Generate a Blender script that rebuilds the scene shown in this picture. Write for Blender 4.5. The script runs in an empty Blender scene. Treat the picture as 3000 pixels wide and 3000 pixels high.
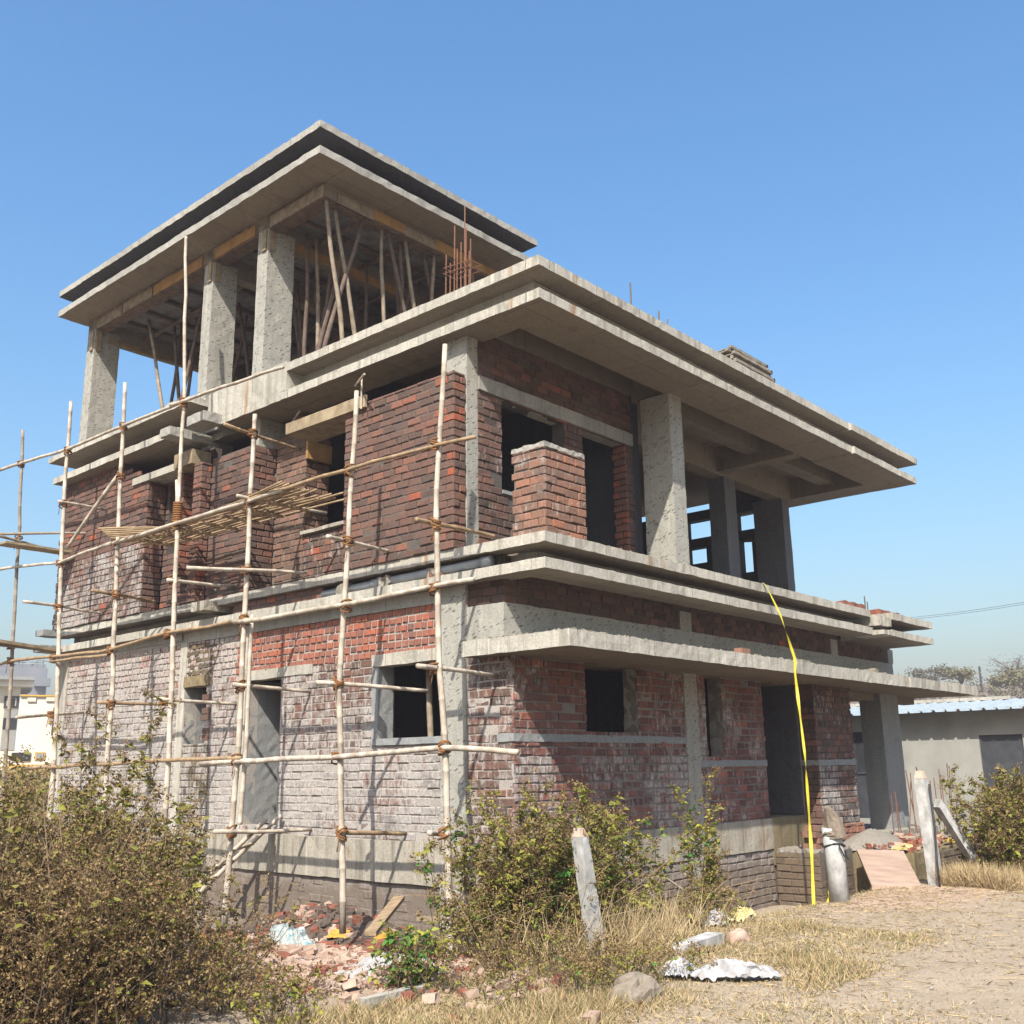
import bpy, math, random
import numpy as np
from mathutils import Vector, Matrix, noise
random.seed(7); rng = np.random.default_rng(11)
S = bpy.context.scene; COL = S.collection
R_ = math.radians

# ------------------------------------------------------------------ camera
P = (0.72570846, 0.24284563, -0.01326100); F_PX = 1032.41
yaw, pitch, roll = P
f = Vector((math.cos(pitch)*math.cos(yaw), math.cos(pitch)*math.sin(yaw), math.sin(pitch)))
r0 = Vector((math.sin(yaw), -math.cos(yaw), 0)); u0 = r0.cross(f)
r = math.cos(roll)*r0 + math.sin(roll)*u0; u = -math.sin(roll)*r0 + math.cos(roll)*u0
cam_d = bpy.data.cameras.new('camera'); cam = bpy.data.objects.new('camera', cam_d); COL.objects.link(cam)
M = Matrix((r, u, -f)).transposed().to_4x4(); M.translation = Vector((-8.7266, -7.9427, 0.8269)); cam.matrix_world = M
cam_d.sensor_width = 36; cam_d.lens = 36*F_PX/1024; cam_d.clip_end = 5000; cam_d.clip_start = 0.1
S.camera = cam

# ------------------------------------------------------------------ light
to_sun = Vector((-1, -0.58, 1.2)).normalized()
elev = math.asin(to_sun.z); rot = math.atan2(to_sun.x, to_sun.y)
sd = bpy.data.lights.new('sun', 'SUN'); sun = bpy.data.objects.new('sun', sd); COL.objects.link(sun)
sd.energy = 5.0; sd.angle = R_(0.5); sd.color = (1.0, 0.93, 0.82)
sun.rotation_euler = to_sun.to_track_quat('Z', 'Y').to_euler()
W = bpy.data.worlds.new('World'); S.world = W; W.use_nodes = True
nt = W.node_tree; bg = nt.nodes['Background']
sky = nt.nodes.new('ShaderNodeTexSky'); sky.sky_type = 'NISHITA'; sky.sun_disc = False
sky.sun_elevation = elev; sky.sun_rotation = rot
sky.air_density = 1.6; sky.dust_density = 4.0; sky.ozone_density = 6.0; sky.altitude = 0
hs = nt.nodes.new('ShaderNodeHueSaturation'); hs.inputs['Saturation'].default_value = 1.2; nt.links.new(sky.outputs[0], hs.inputs['Color']); nt.links.new(hs.outputs[0], bg.inputs[0]); bg.inputs[1].default_value = 0.121
S.view_settings.view_transform = 'Standard'; S.view_settings.look = 'None'
S.view_settings.exposure = 1.0; S.view_settings.gamma = 1

# ------------------------------------------------------------------ materials
ALB = 0.62
class NT:
    def __init__(s, name):
        s.m = bpy.data.materials.new(name); s.m.use_nodes = True; s.t = s.m.node_tree
        s.b = s.t.nodes['Principled BSDF']; s.b.inputs['Roughness'].default_value = 0.9
        s.b.inputs['Specular IOR Level'].default_value = 0.25
        s.co = None
    def n(s, typ, **kw):
        nd = s.t.nodes.new(typ)
        for k, v in kw.items():
            if k in nd.inputs: nd.inputs[k].default_value = v
            else: setattr(nd, k, v)
        return nd
    def l(s, a, b): s.t.links.new(a, b)
    def coord(s):
        if not s.co: s.co = s.n('ShaderNodeNewGeometry').outputs['Position']
        return s.co
    def mapped(s, scale, loc=(0, 0, 0)):
        m = s.n('ShaderNodeMapping'); m.inputs['Scale'].default_value = scale; m.inputs['Location'].default_value = loc
        s.l(s.coord(), m.inputs['Vector']); return m.outputs[0]
    def noise(s, scale, detail=5, rough=0.6, vec=None, dist=0):
        nd = s.n('ShaderNodeTexNoise'); nd.inputs['Scale'].default_value = scale; nd.inputs['Detail'].default_value = detail
        nd.inputs['Roughness'].default_value = rough; nd.inputs['Distortion'].default_value = dist
        s.l(vec if vec else s.coord(), nd.inputs['Vector']); return nd.outputs['Fac']
    def ramp(s, fac, stops):
        nd = s.n('ShaderNodeValToRGB'); e = nd.color_ramp.elements
        while len(e) < len(stops): e.new(0.5)
        for el, (p, c) in zip(e, stops):
            el.position = p
            c = tuple(x*ALB for x in c) if isinstance(c, (tuple, list)) else (c, c, c)
            el.color = (*c, 1)
        s.l(fac, nd.inputs[0]); return nd.outputs[0]
    def mix(s, fac, a, b, mode='MIX'):
        nd = s.n('ShaderNodeMix'); nd.data_type = 'RGBA'; nd.blend_type = mode
        for sock, v in ((nd.inputs[0], fac), (nd.inputs[6], a), (nd.inputs[7], b)):
            if hasattr(v, 'is_output'): s.l(v, sock)
            elif isinstance(v, (int, float)): sock.default_value = v if sock == nd.inputs[0] else (v, v, v, 1)
            else: sock.default_value = (*[x*ALB for x in v], 1)
        return nd.outputs[2]
    def math(s, op, a, b=0.0):
        nd = s.n('ShaderNodeMath'); nd.operation = op
        for sock, v in ((nd.inputs[0], a), (nd.inputs[1], b)):
            if hasattr(v, 'is_output'): s.l(v, sock)
            else: sock.default_value = v
        return nd.outputs[0]
    def attr(s, name):
        nd = s.n('ShaderNodeAttribute'); nd.attribute_name = name; return nd.outputs['Fac']
    def bump(s, h, strength=0.4, dist=0.02):
        nd = s.n('ShaderNodeBump'); nd.inputs['Strength'].default_value = strength; nd.inputs['Distance'].default_value = dist
        s.l(h, nd.inputs['Height']); s.l(nd.outputs[0], s.b.inputs['Normal'])
    def out(s, col, rough=None):
        if hasattr(col, 'is_output'): s.l(col, s.b.inputs['Base Color'])
        else: s.b.inputs['Base Color'].default_value = (*[x*ALB for x in col], 1)
        if rough is not None: s.b.inputs['Roughness'].default_value = rough
        return s.m

def mat_concrete(name, c0, c1, stain=(0.16, 0.14, 0.11), streak=0.5, hack=False, stain_amt=0.5, rust=False, seam=0):
    t = NT(name)
    big = t.noise(1.1, 6, 0.6)
    col = t.ramp(big, [(0.3, c0), (0.7, c1)])
    fine = t.noise(38, 4, 0.65)
    col = t.mix(0.6, col, t.ramp(fine, [(0.25, tuple(x*0.62 for x in c0)), (0.75, tuple(min(1, x*1.2) for x in c1))]))
    st = t.noise(1, 5, 0.6, t.mapped((9, 9, 0.55)))          # rain and slurry streaks running down
    col = t.mix(t.math('MULTIPLY', t.ramp(st, [(0.5, 0), (0.68, 1)]), streak), col, tuple(x*0.62 for x in c0))
    st2 = t.noise(1, 4, 0.6, t.mapped((14, 14, 0.8), (5, 3, 1)))
    col = t.mix(t.math('MULTIPLY', t.ramp(st2, [(0.58, 0), (0.72, 1)]), streak*0.8), col, tuple(min(0.85, x*1.35) for x in c1))
    bl = t.noise(2.6, 6, 0.7, None, 0.4)
    col = t.mix(t.math('MULTIPLY', t.ramp(bl, [(0.56, 0), (0.74, 1)]), stain_amt), col, stain)
    # board joints of the shuttering
    wv = t.n('ShaderNodeTexVoronoi'); wv.feature = 'F1'; wv.inputs['Scale'].default_value = 22
    t.l(t.coord(), wv.inputs['Vector'])
    pit = t.ramp(wv.outputs['Distance'], [(0.08, 0), (0.16, 1)])
    pit = t.mix(t.ramp(t.noise(5, 2), [(0.5, 0), (0.6, 1)]), 1.0, pit)
    col = t.mix(0.5, col, t.mix(1, col, pit, 'MULTIPLY'))
    h = t.math('ADD', t.math('MULTIPLY', fine, 0.5), t.math('MULTIPLY', bl, 0.6))
    if seam:                                                   # joints of the shuttering sheets and pours
        sp = t.n('ShaderNodeSeparateXYZ'); t.l(t.coord(), sp.inputs[0])
        wobble = t.math('MULTIPLY', t.noise(3, 2), 0.03); ln = None
        if seam == 1: us = [(t.math('ADD', sp.outputs[0], sp.outputs[1]), 0.93, .012)]
        else: us = [(sp.outputs[0], 1.22, .010), (sp.outputs[1], 0.62, .016)]
        for u_, per, wd in us:
            fr = t.math('FRACT', t.math('DIVIDE', t.math('ADD', u_, t.math('ADD', wobble, 50.13)), per))
            k = t.math('MULTIPLY', t.math('LESS_THAN', fr, wd), t.ramp(t.noise(2.3, 2), [(.4, .25), (.6, 1)]))
            ln = k if ln is None else t.math('MAXIMUM', ln, k)
            # each sheet leaves its own shade
            cell = t.n('ShaderNodeTexWhiteNoise'); cell.noise_dimensions = '1D'; t.l(t.math('FLOOR', t.math('DIVIDE', t.math('ADD', u_, t.math('ADD', wobble, 50.13)), per)), cell.inputs['W'])
            col = t.mix(t.math('MULTIPLY', cell.outputs['Value'], 0.32), col, tuple(x*0.5 for x in c0))
        col = t.mix(t.math('MULTIPLY', ln, .75), col, tuple(x*0.3 for x in c0)); h = t.math('SUBTRACT', h, t.math('MULTIPLY', ln, .6))
    if rust:
        rs = t.noise(1, 4, 0.6, t.mapped((3.2, 3.2, 0.35), (2, 9, 4)))
        col = t.mix(t.math('MULTIPLY', t.ramp(rs, [(0.63, 0), (0.7, 1)]), 0.75), col, (0.30, 0.17, 0.07))
    if hack:                                                   # chisel marks keyed for plaster
        vo = t.n('ShaderNodeTexVoronoi'); vo.feature = 'F1'; vo.inputs['Scale'].default_value = 1
        mp = t.n('ShaderNodeMapping'); mp.vector_type = 'POINT'; mp.inputs['Rotation'].default_value = (0.45, 0.45, 0.0)
        mp2 = t.n('ShaderNodeMapping'); mp2.inputs['Scale'].default_value = (9, 9, 34)
        t.l(t.coord(), mp.inputs['Vector']); t.l(mp.outputs[0], mp2.inputs['Vector']); t.l(mp2.outputs[0], vo.inputs['Vector'])
        sc = t.n('ShaderNodeSeparateColor'); t.l(vo.outputs['Color'], sc.inputs[0])
        dash = t.math('MULTIPLY', t.ramp(vo.outputs['Distance'], [(0.22, 1), (0.32, 0)]), t.ramp(sc.outputs[0], [(0.42, 0), (0.47, 1)]))
        col = t.mix(t.math('MULTIPLY', dash, 0.75), col, tuple(x*0.33 for x in c0))
        h = t.math('SUBTRACT', h, t.math('MULTIPLY', dash, 0.9))
    t.bump(h, 0.55, 0.015)
    return t.out(col, 0.92)

C_LIGHT = mat_concrete('concrete_pale', (0.45, 0.425, 0.36), (0.63, 0.60, 0.525), streak=0.75, rust=True, stain_amt=0.6, seam=1)
C_GREY = mat_concrete('concrete_hacked', (0.35, 0.34, 0.30), (0.47, 0.46, 0.41), hack=True, streak=0.35, stain_amt=0.3)
C_ROOF = mat_concrete('concrete_roof', (0.37, 0.36, 0.32), (0.50, 0.48, 0.43), streak=0.45, stain_amt=0.65, stain=(0.14, 0.13, 0.12), seam=1)
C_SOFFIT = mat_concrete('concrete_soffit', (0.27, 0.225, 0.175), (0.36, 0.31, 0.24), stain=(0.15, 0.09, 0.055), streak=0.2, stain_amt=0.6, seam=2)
C_DARK = mat_concrete('concrete_stain_shade', (0.06, 0.062, 0.072), (0.105, 0.108, 0.12), streak=0.3, stain_amt=0.6, stain=(0.05, 0.05, 0.055))  # dark stain on the top roof; elsewhere shade put into the colour
C_SLATE = mat_concrete('concrete_slate', (0.15, 0.16, 0.18), (0.22, 0.23, 0.25), streak=0.3, stain_amt=0.5, stain=(0.07, 0.07, 0.075))
C_PLASTER = mat_concrete('plaster_grey', (0.28, 0.29, 0.29), (0.35, 0.36, 0.36), streak=0.25, stain_amt=0.35, stain=(0.12, 0.12, 0.12))
C_PLINTH = mat_concrete('concrete_plinth', (0.36, 0.33, 0.265), (0.49, 0.455, 0.385), streak=0.95, rust=True, stain_amt=0.95, stain=(0.24, 0.17, 0.10))
C_WET = mat_concrete('concrete_ochre', (0.20, 0.16, 0.09), (0.30, 0.24, 0.14), streak=0.5, stain_amt=0.6, stain=(0.1, 0.075, 0.04))

def mat_brick(name, stops, stain_amt=0.5):
    t = NT(name)
    tone = t.attr('tone'); wash = t.attr('wash')
    n1 = t.noise(24, 5, 0.65); n2 = t.noise(5, 5, 0.6)
    tn = t.math('ADD', tone, t.math('MULTIPLY', t.math('SUBTRACT', n1, 0.5), 0.55))
    col = t.ramp(tn, stops)
    col = t.mix(t.math('MULTIPLY', t.ramp(n2, [(0.52, 0), (0.72, 1)]), stain_amt), col, (0.115, 0.085, 0.065))
    # lime bloom and slurry running down
    st = t.noise(1, 6, 0.7, t.mapped((16, 16, 5)))
    st3 = t.noise(3.0, 5, 0.7, None, 0.6)
    wa = t.math('ADD', t.math('MULTIPLY', st, 0.85), t.math('MULTIPLY', st3, 0.75))
    wa = t.math('ADD', wa, t.math('SUBTRACT', t.math('MULTIPLY', wash, 0.62), 0.93))
    wa = t.ramp(wa, [(0.10, 0), (0.28, 0.9)])
    wcol = t.ramp(t.noise(30, 3), [(0.3, (0.33, 0.30, 0.285)), (0.7, (0.60, 0.575, 0.54))])
    col = t.mix(wa, col, wcol)
    dk = t.noise(1.7, 6, 0.75, t.mapped((1, 1, 1.6), (7, 1, 3)))
    col = t.mix(t.math('MULTIPLY', t.ramp(dk, [(0.53, 0), (0.68, 1)]), 0.62), col, (0.12, 0.11, 0.105))
    dk2 = t.noise(1, 5, 0.75, t.mapped((7, 7, 1.3), (1, 6, 2)))
    col = t.mix(t.math('MULTIPLY', t.ramp(dk2, [(0.55, 0), (0.68, 1)]), 0.5), col, (0.13, 0.115, 0.105))
    sp = t.n('ShaderNodeSeparateXYZ'); t.l(t.coord(), sp.inputs[0])              # soil splashed on the footing
    sl = t.math('ADD', t.math('MULTIPLY', sp.outputs[2], -1.6), t.math('MULTIPLY', st3, 1.1))
    col = t.mix(t.math('MULTIPLY', t.ramp(t.math('SUBTRACT', sl, 0.75), [(.25, 0), (.8, 1)]), .75), col, (0.17, 0.125, 0.09))
    t.bump(t.math('ADD', n1, t.math('MULTIPLY', n2, 0.5)), 0.7, 0.012)
    return t.out(col, 0.93)
B_RED = mat_brick('brick_red', [(0.0, (0.08, 0.056, 0.047)), (0.35, (0.145, 0.088, 0.07)), (0.62, (0.20, 0.108, 0.083)), (0.88, (0.265, 0.12, 0.083)), (1, (0.38, 0.105, 0.055))])
B_BRIGHT = mat_brick('brick_bright', [(0.0, (0.14, 0.065, 0.05)), (0.3, (0.26, 0.11, 0.085)), (0.6, (0.36, 0.145, 0.10)), (1, (0.46, 0.14, 0.08))], 0.3)
B_MAROON = mat_brick('brick_maroon', [(0.0, (0.12, 0.06, 0.055)), (0.4, (0.215, 0.095, 0.08)), (0.7, (0.29, 0.12, 0.09)), (1, (0.40, 0.13, 0.08))], 0.5)
B_ORANGE = mat_brick('brick_orange', [(0.0, (0.14, 0.09, 0.068)), (0.4, (0.25, 0.145, 0.105)), (0.7, (0.32, 0.17, 0.12)), (1, (0.40, 0.17, 0.10))], 0.45)
B_OCHRE = mat_brick('brick_ochre', [(0.0, (0.085, 0.068, 0.045)), (0.5, (0.155, 0.12, 0.075)), (1, (0.23, 0.165, 0.10))], 0.7)

def mat_mortar(name, c0, c1, dark=0.4):
    t = NT(name)
    col = t.ramp(t.noise(2.2, 5), [(0.35, c0), (0.65, c1)])
    col = t.mix(0.5, col, t.ramp(t.noise(60, 3), [(0.3, tuple(x*.7 for x in c0)), (0.7, c1)]))
    col = t.mix(t.math('MULTIPLY', t.ramp(t.noise(3.3, 5, .7), [(0.5, 0), (0.7, 1)]), dark), col, (0.13, 0.11, 0.09))
    sp = t.n('ShaderNodeSeparateXYZ'); t.l(t.coord(), sp.inputs[0])
    sl = t.math('ADD', t.math('MULTIPLY', sp.outputs[2], -1.6), t.math('MULTIPLY', t.noise(3.0, 5, 0.7, None, 0.6), 1.1))
    col = t.mix(t.math('MULTIPLY', t.ramp(t.math('SUBTRACT', sl, 0.75), [(.25, 0), (.8, 1)]), .8), col, (0.15, 0.11, 0.08))
    t.bump(t.noise(50, 4), 0.8, 0.01)
    return t.out(col, 0.95)
MO_GREY = mat_mortar('mortar_grey', (0.17, 0.155, 0.14), (0.25, 0.23, 0.21))
MO_DARK = mat_mortar('mortar_dark', (0.10, 0.09, 0.08), (0.17, 0.15, 0.135))
MO_MID = mat_mortar('mortar_dusty', (0.22, 0.195, 0.175), (0.36, 0.32, 0.29), 0.5)
MO_LIGHT = mat_mortar('mortar_light', (0.40, 0.36, 0.32), (0.55, 0.51, 0.47), 0.25)

def mat_simple(name, c0, c1, scale=12, rough=0.85, bump=0.3, metal=0.0, sc3=None):
    t = NT(name)
    nz = t.noise(scale if not sc3 else 1, 5, 0.6, t.mapped(sc3) if sc3 else None)
    col = t.ramp(nz, [(0.32, c0), (0.68, c1)])
    t.b.inputs['Metallic'].default_value = metal
    if bump: t.bump(nz, bump, 0.01)
    return t.out(col, rough)
BAMBOO = mat_simple('bamboo_pale', (0.36, 0.30, 0.23), (0.70, 0.62, 0.52), 1, 0.7, 0.25, sc3=(7, 7, 5))
BAMBOO_Y = mat_simple('bamboo_tan', (0.25, 0.17, 0.095), (0.46, 0.33, 0.20), 9, 0.7, 0.25)
BAMBOO_W = mat_simple('bamboo_dull', (0.22, 0.185, 0.15), (0.36, 0.31, 0.25), 9, 0.75, 0.25)  # darker, greyer canes for the far end and leaning sticks
ROPE = mat_simple('coir_rope', (0.17, 0.075, 0.025), (0.34, 0.16, 0.06), 60, 0.95, 0.8)
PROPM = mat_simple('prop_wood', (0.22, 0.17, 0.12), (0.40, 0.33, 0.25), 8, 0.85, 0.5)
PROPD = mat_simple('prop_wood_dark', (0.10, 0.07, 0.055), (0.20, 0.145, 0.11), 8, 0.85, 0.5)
PLY = mat_simple('plywood_orange', (0.33, 0.185, 0.07), (0.50, 0.30, 0.125), 4, 0.75, 0.2)
BOARD = mat_simple('shutter_board', (0.24, 0.18, 0.11), (0.44, 0.36, 0.24), 6, 0.85, 0.4)
PLATE = mat_simple('steel_plate_cement', (0.12, 0.12, 0.12), (0.25, 0.245, 0.24), 5, 0.7, 0.3)
PLATE_L = mat_simple('cement_coated_plate', (0.20, 0.175, 0.14), (0.38, 0.34, 0.275), 9, 0.85, 0.4)
REBAR = mat_simple('rebar_rust', (0.16, 0.075, 0.045), (0.27, 0.13, 0.08), 40, 0.8, 0.4)
REBAR_G = mat_simple('rebar_grey', (0.10, 0.095, 0.09), (0.19, 0.17, 0.15), 40, 0.7, 0.4)
PVC = mat_simple('pvc_grey', (0.30, 0.33, 0.36), (0.40, 0.43, 0.46), 6, 0.45, 0.05)
TAPE = mat_simple('tape_yellow', (0.52, 0.45, 0.03), (0.72, 0.64, 0.08), 6, 0.5, 0.0)
WHITEP = mat_simple('post_limewash', (0.34, 0.335, 0.32), (0.72, 0.72, 0.71), 14, 0.9, 0.5, sc3=(9, 9, 5))
PEACH = mat_simple('post_peach_top', (0.55, 0.40, 0.32), (0.68, 0.52, 0.42), 20, 0.9, 0.3)
CLOTH = mat_simple('sack_brown', (0.17, 0.135, 0.10), (0.31, 0.26, 0.205), 16, 0.95, 0.6)
BAGW = mat_simple('plastic_white', (0.36, 0.36, 0.365), (0.54, 0.54, 0.55), 12, 0.5, 0.3)
BAGY = mat_simple('plastic_yellow', (0.50, 0.42, 0.14), (0.70, 0.62, 0.30), 9, 0.5, 0.3)
SCRAPY = mat_simple('wrap_yellow', (0.42, 0.22, 0.03), (0.66, 0.43, 0.07), 9, 0.5, 0.3)
ROCKM = mat_simple('rock_brown', (0.19, 0.155, 0.12), (0.34, 0.29, 0.23), 7, 0.95, 0.8)
PINKR = mat_simple('brick_waste_pink', (0.38, 0.25, 0.185), (0.60, 0.46, 0.365), 7, 0.95, 0.7)
REDR = mat_simple('brick_waste_red', (0.20, 0.075, 0.05), (0.34, 0.13, 0.085), 9, 0.95, 0.7)
SANDM = mat_simple('sand_grey', (0.36, 0.355, 0.34), (0.54, 0.53, 0.51), 30, 0.95, 0.7)
CEMENT = mat_simple('cement_heap', (0.24, 0.215, 0.18), (0.34, 0.31, 0.27), 30, 0.95, 0.5)
RAMPM = mat_simple('plank_pink', (0.40, 0.28, 0.22), (0.56, 0.42, 0.33), 5, 0.9, 0.4, sc3=(6, 2, 6))
WIREM = mat_simple('wire_black', (0.03, 0.03, 0.03), (0.05, 0.05, 0.05), 9, 0.6, 0)
WOOD = mat_simple('scrap_wood', (0.25, 0.17, 0.10), (0.44, 0.33, 0.21), 10, 0.9, 0.4, sc3=(4, 30, 30))
_t = NT('printed_sack'); _n = _t.noise(7, 4, .6)
PRINT = _t.out(_t.mix(_t.ramp(_t.noise(10, 3, .6, _t.mapped((1, 2.4, 1))), [(0.56, 0), (0.6, 1)]), _t.ramp(_n, [(0.3, (0.36, 0.40, 0.39)), (0.7, (0.50, 0.53, 0.51))]), (0.10, 0.30, 0.36)), 0.6)

def mat_leaf(name, stops, trans=0.32):
    t = NT(name); tone = t.attr('tone')
    col = t.ramp(t.math('ADD', tone, t.math('MULTIPLY', t.math('SUBTRACT', t.noise(9, 3), .5), 0.25)), stops)
    t.out(col, 0.75)
    tr = t.n('ShaderNodeBsdfTranslucent'); t.l(col, tr.inputs[0])
    mx = t.n('ShaderNodeMixShader'); mx.inputs[0].default_value = trans
    t.l(t.b.outputs[0], mx.inputs[1]); t.l(tr.outputs[0], mx.inputs[2])
    t.l(mx.outputs[0], t.t.nodes['Material Output'].inputs['Surface']); return t.m
# tone 0..1: dead brown -> tan -> olive -> yellow green -> green
LEAF = mat_leaf('weed_leaves', [(0.0, (0.14, 0.082, 0.04)), (0.2, (0.27, 0.168, 0.078)), (0.38, (0.45, 0.325, 0.15)), (0.5, (0.265, 0.24, 0.06)), (0.7, (0.315, 0.32, 0.065)), (0.85, (0.47, 0.45, 0.08)), (1.0, (0.10, 0.27, 0.05))])
STRAW = mat_leaf('dry_grass', [(0.0, (0.19, 0.125, 0.07)), (0.35, (0.48, 0.34, 0.17)), (0.65, (0.72, 0.56, 0.33)), (0.85, (0.28, 0.26, 0.10)), (1.0, (0.17, 0.20, 0.06))], 0.2)
STEM = mat_simple('weed_stem', (0.10, 0.07, 0.045), (0.20, 0.15, 0.10), 20, 0.9, 0.2)
HAZELEAF = mat_leaf('far_leaves', [(0.0, (0.10, 0.09, 0.05)), (0.5, (0.22, 0.20, 0.11)), (1.0, (0.27, 0.27, 0.12))], 0.15)

# ------------------------------------------------------------------ mesh helpers
def nv(p, fr, amp):
    v = noise.noise_vector(Vector(p)*fr); return (p[0]+v.x*amp, p[1]+v.y*amp, p[2]+v.z*amp)
class MB:
    def __init__(s): s.v = []; s.f = []; s.mi = []; s.tone = []; s.wash = []
    def face(s, idx, mi=0, tone=0.5, wash=0.0):
        s.f.append(tuple(idx)); s.mi.append(mi); s.tone.append(tone); s.wash.append(wash)
    def quad(s, a, b, c, d, mi=0, tone=0.5, wash=0.0):
        i = len(s.v); s.v += [tuple(a), tuple(b), tuple(c), tuple(d)]; s.face((i, i+1, i+2, i+3), mi, tone, wash)
    def hexa(s, p, mi=0, tone=0.5, wash=0.0):
        i = len(s.v); s.v += [tuple(q) for q in p]
        for q in ((0, 3, 2, 1), (4, 5, 6, 7), (0, 1, 5, 4), (1, 2, 6, 5), (2, 3, 7, 6), (3, 0, 4, 7)):
            s.face([i+k for k in q], mi, tone, wash)
    def box(s, x0, y0, z0, x1, y1, z1, mi=0, tone=0.5, wash=0.0):
        s.hexa([(x0, y0, z0), (x1, y0, z0), (x1, y1, z0), (x0, y1, z0), (x0, y0, z1), (x1, y0, z1), (x1, y1, z1), (x0, y1, z1)], mi, tone, wash)
    def rbox(s, x0, y0, z0, x1, y1, z1, seg=0.16, amp=0.011, mi=0, m_bot=None, m_side=None):
        """box with a slightly wandering, chipped surface, watertight"""
        n = [max(1, min(90, int(round(abs(b-a)/seg)))) for a, b in ((x0, x1), (y0, y1), (z0, z1))]
        X = [[a+(b-a)*i/k for i in range(k+1)] for (a, b), k in zip(((x0, x1), (y0, y1), (z0, z1)), n)]
        idx = {}
        def vid(i, j, k):
            key = (i, j, k)
            if key not in idx:
                p = (X[0][i], X[1][j], X[2][k])
                q = nv(p, 13.0, amp); w = noise.noise_vector(Vector(p)*1.1)*amp*0.35
                idx[key] = len(s.v); s.v.append((q[0]+w.x, q[1]+w.y, q[2]+w.z))
            return idx[key]
        mb = mi if m_bot is None else m_bot
        for i in range(n[0]):
            for j in range(n[1]):
                s.face((vid(i, j, 0), vid(i, j+1, 0), vid(i+1, j+1, 0), vid(i+1, j, 0)), mb)
                s.face((vid(i, j, n[2]), vid(i+1, j, n[2]), vid(i+1, j+1, n[2]), vid(i, j+1, n[2])), mi)
        for i in range(n[0]):
            for k in range(n[2]):
                s.face((vid(i, 0, k), vid(i+1, 0, k), vid(i+1, 0, k+1), vid(i, 0, k+1)), mi)
                s.face((vid(i, n[1], k), vid(i, n[1], k+1), vid(i+1, n[1], k+1), vid(i+1, n[1], k)), mi)
        for j in range(n[1]):
            for k in range(n[2]):
                s.face((vid(0, j, k), vid(0, j, k+1), vid(0, j+1, k+1), vid(0, j+1, k)), mi)
                s.face((vid(n[0], j, k), vid(n[0], j+1, k), vid(n[0], j+1, k+1), vid(n[0], j, k+1)), mi)
    def tube(s, pts, rad, n=8, mi=0, cap=True, tone=0.5):
        pts = [Vector(p) for p in pts]
        if not isinstance(rad, (list, tuple)): rad = [rad]*len(pts)
        rings = []; up = None
        for i, p in enumerate(pts):
            d = (pts[min(i+1, len(pts)-1)]-pts[max(i-1, 0)])
            if d.length < 1e-9: d = Vector((0, 0, 1))
            d.normalize()
            if up is None: up = d.orthogonal().normalized()
            else:
                up = up-d*up.dot(d); up = up.normalized() if up.length > 1e-6 else d.orthogonal().normalized()
            w = d.cross(up); b = len(s.v)
            for k in range(n):
                a = 2*math.pi*k/n; s.v.append(tuple(p+(up*math.cos(a)+w*math.sin(a))*rad[i]))
            rings.append(b)
        for a, b in zip(rings, rings[1:]):
            for k in range(n): s.face((a+k, a+(k+1) % n, b+(k+1) % n, b+k), mi, tone)
        if cap:
            s.face([rings[0]+k for k in range(n)][::-1], mi, tone); s.face([rings[-1]+k for k in range(n)], mi, tone)
    def build(s, name, mats, parent=None, origin=None, smooth=False):
        if not isinstance(mats, (list, tuple)): mats = [mats]
        o0 = Vector(origin) if origin is not None else (world_loc(parent) if parent else Vector((0, 0, 0)))
        me = bpy.data.meshes.new(name)
        me.from_pydata([tuple(Vector(v)-o0) for v in s.v], [], s.f)
        for m in mats: me.materials.append(m)
        me.polygons.foreach_set('material_index', s.mi)
        a = me.attributes.new('tone', 'FLOAT', 'FACE'); a.data.foreach_set('value', s.tone)
        if any(s.wash):
            a = me.attributes.new('wash', 'FLOAT', 'FACE'); a.data.foreach_set('value', s.wash)
        if smooth: me.polygons.foreach_set('use_smooth', [True]*len(me.polygons))
        me.update()
        o = bpy.data.objects.new(name, me); COL.objects.link(o)
        if parent: o.parent = parent; o.location = o0-world_loc(parent)
        else: o.location = o0
        return o
def world_loc(o):
    v = Vector(o.location)
    while o.parent: o = o.parent; v += Vector(o.location)
    return v
def tag(o, label=None, cat=None, group=None, kind=None):
    if label: o['label'] = label
    if cat: o['category'] = cat
    if group: o['group'] = group
    if kind: o['kind'] = kind
    return o
def thing(name, label, cat, loc, group=None):
    o = bpy.data.objects.new(name, None); COL.objects.link(o); o.location = loc; o.empty_display_size = 0.2
    return tag(o, label, cat, group)
def rslab(name, dims, mats, parent, seg=0.16, amp=0.011, **kw):
    m = MB(); m.rbox(*dims, seg=seg, amp=amp, **kw); return m.build(name, mats, parent)

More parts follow.
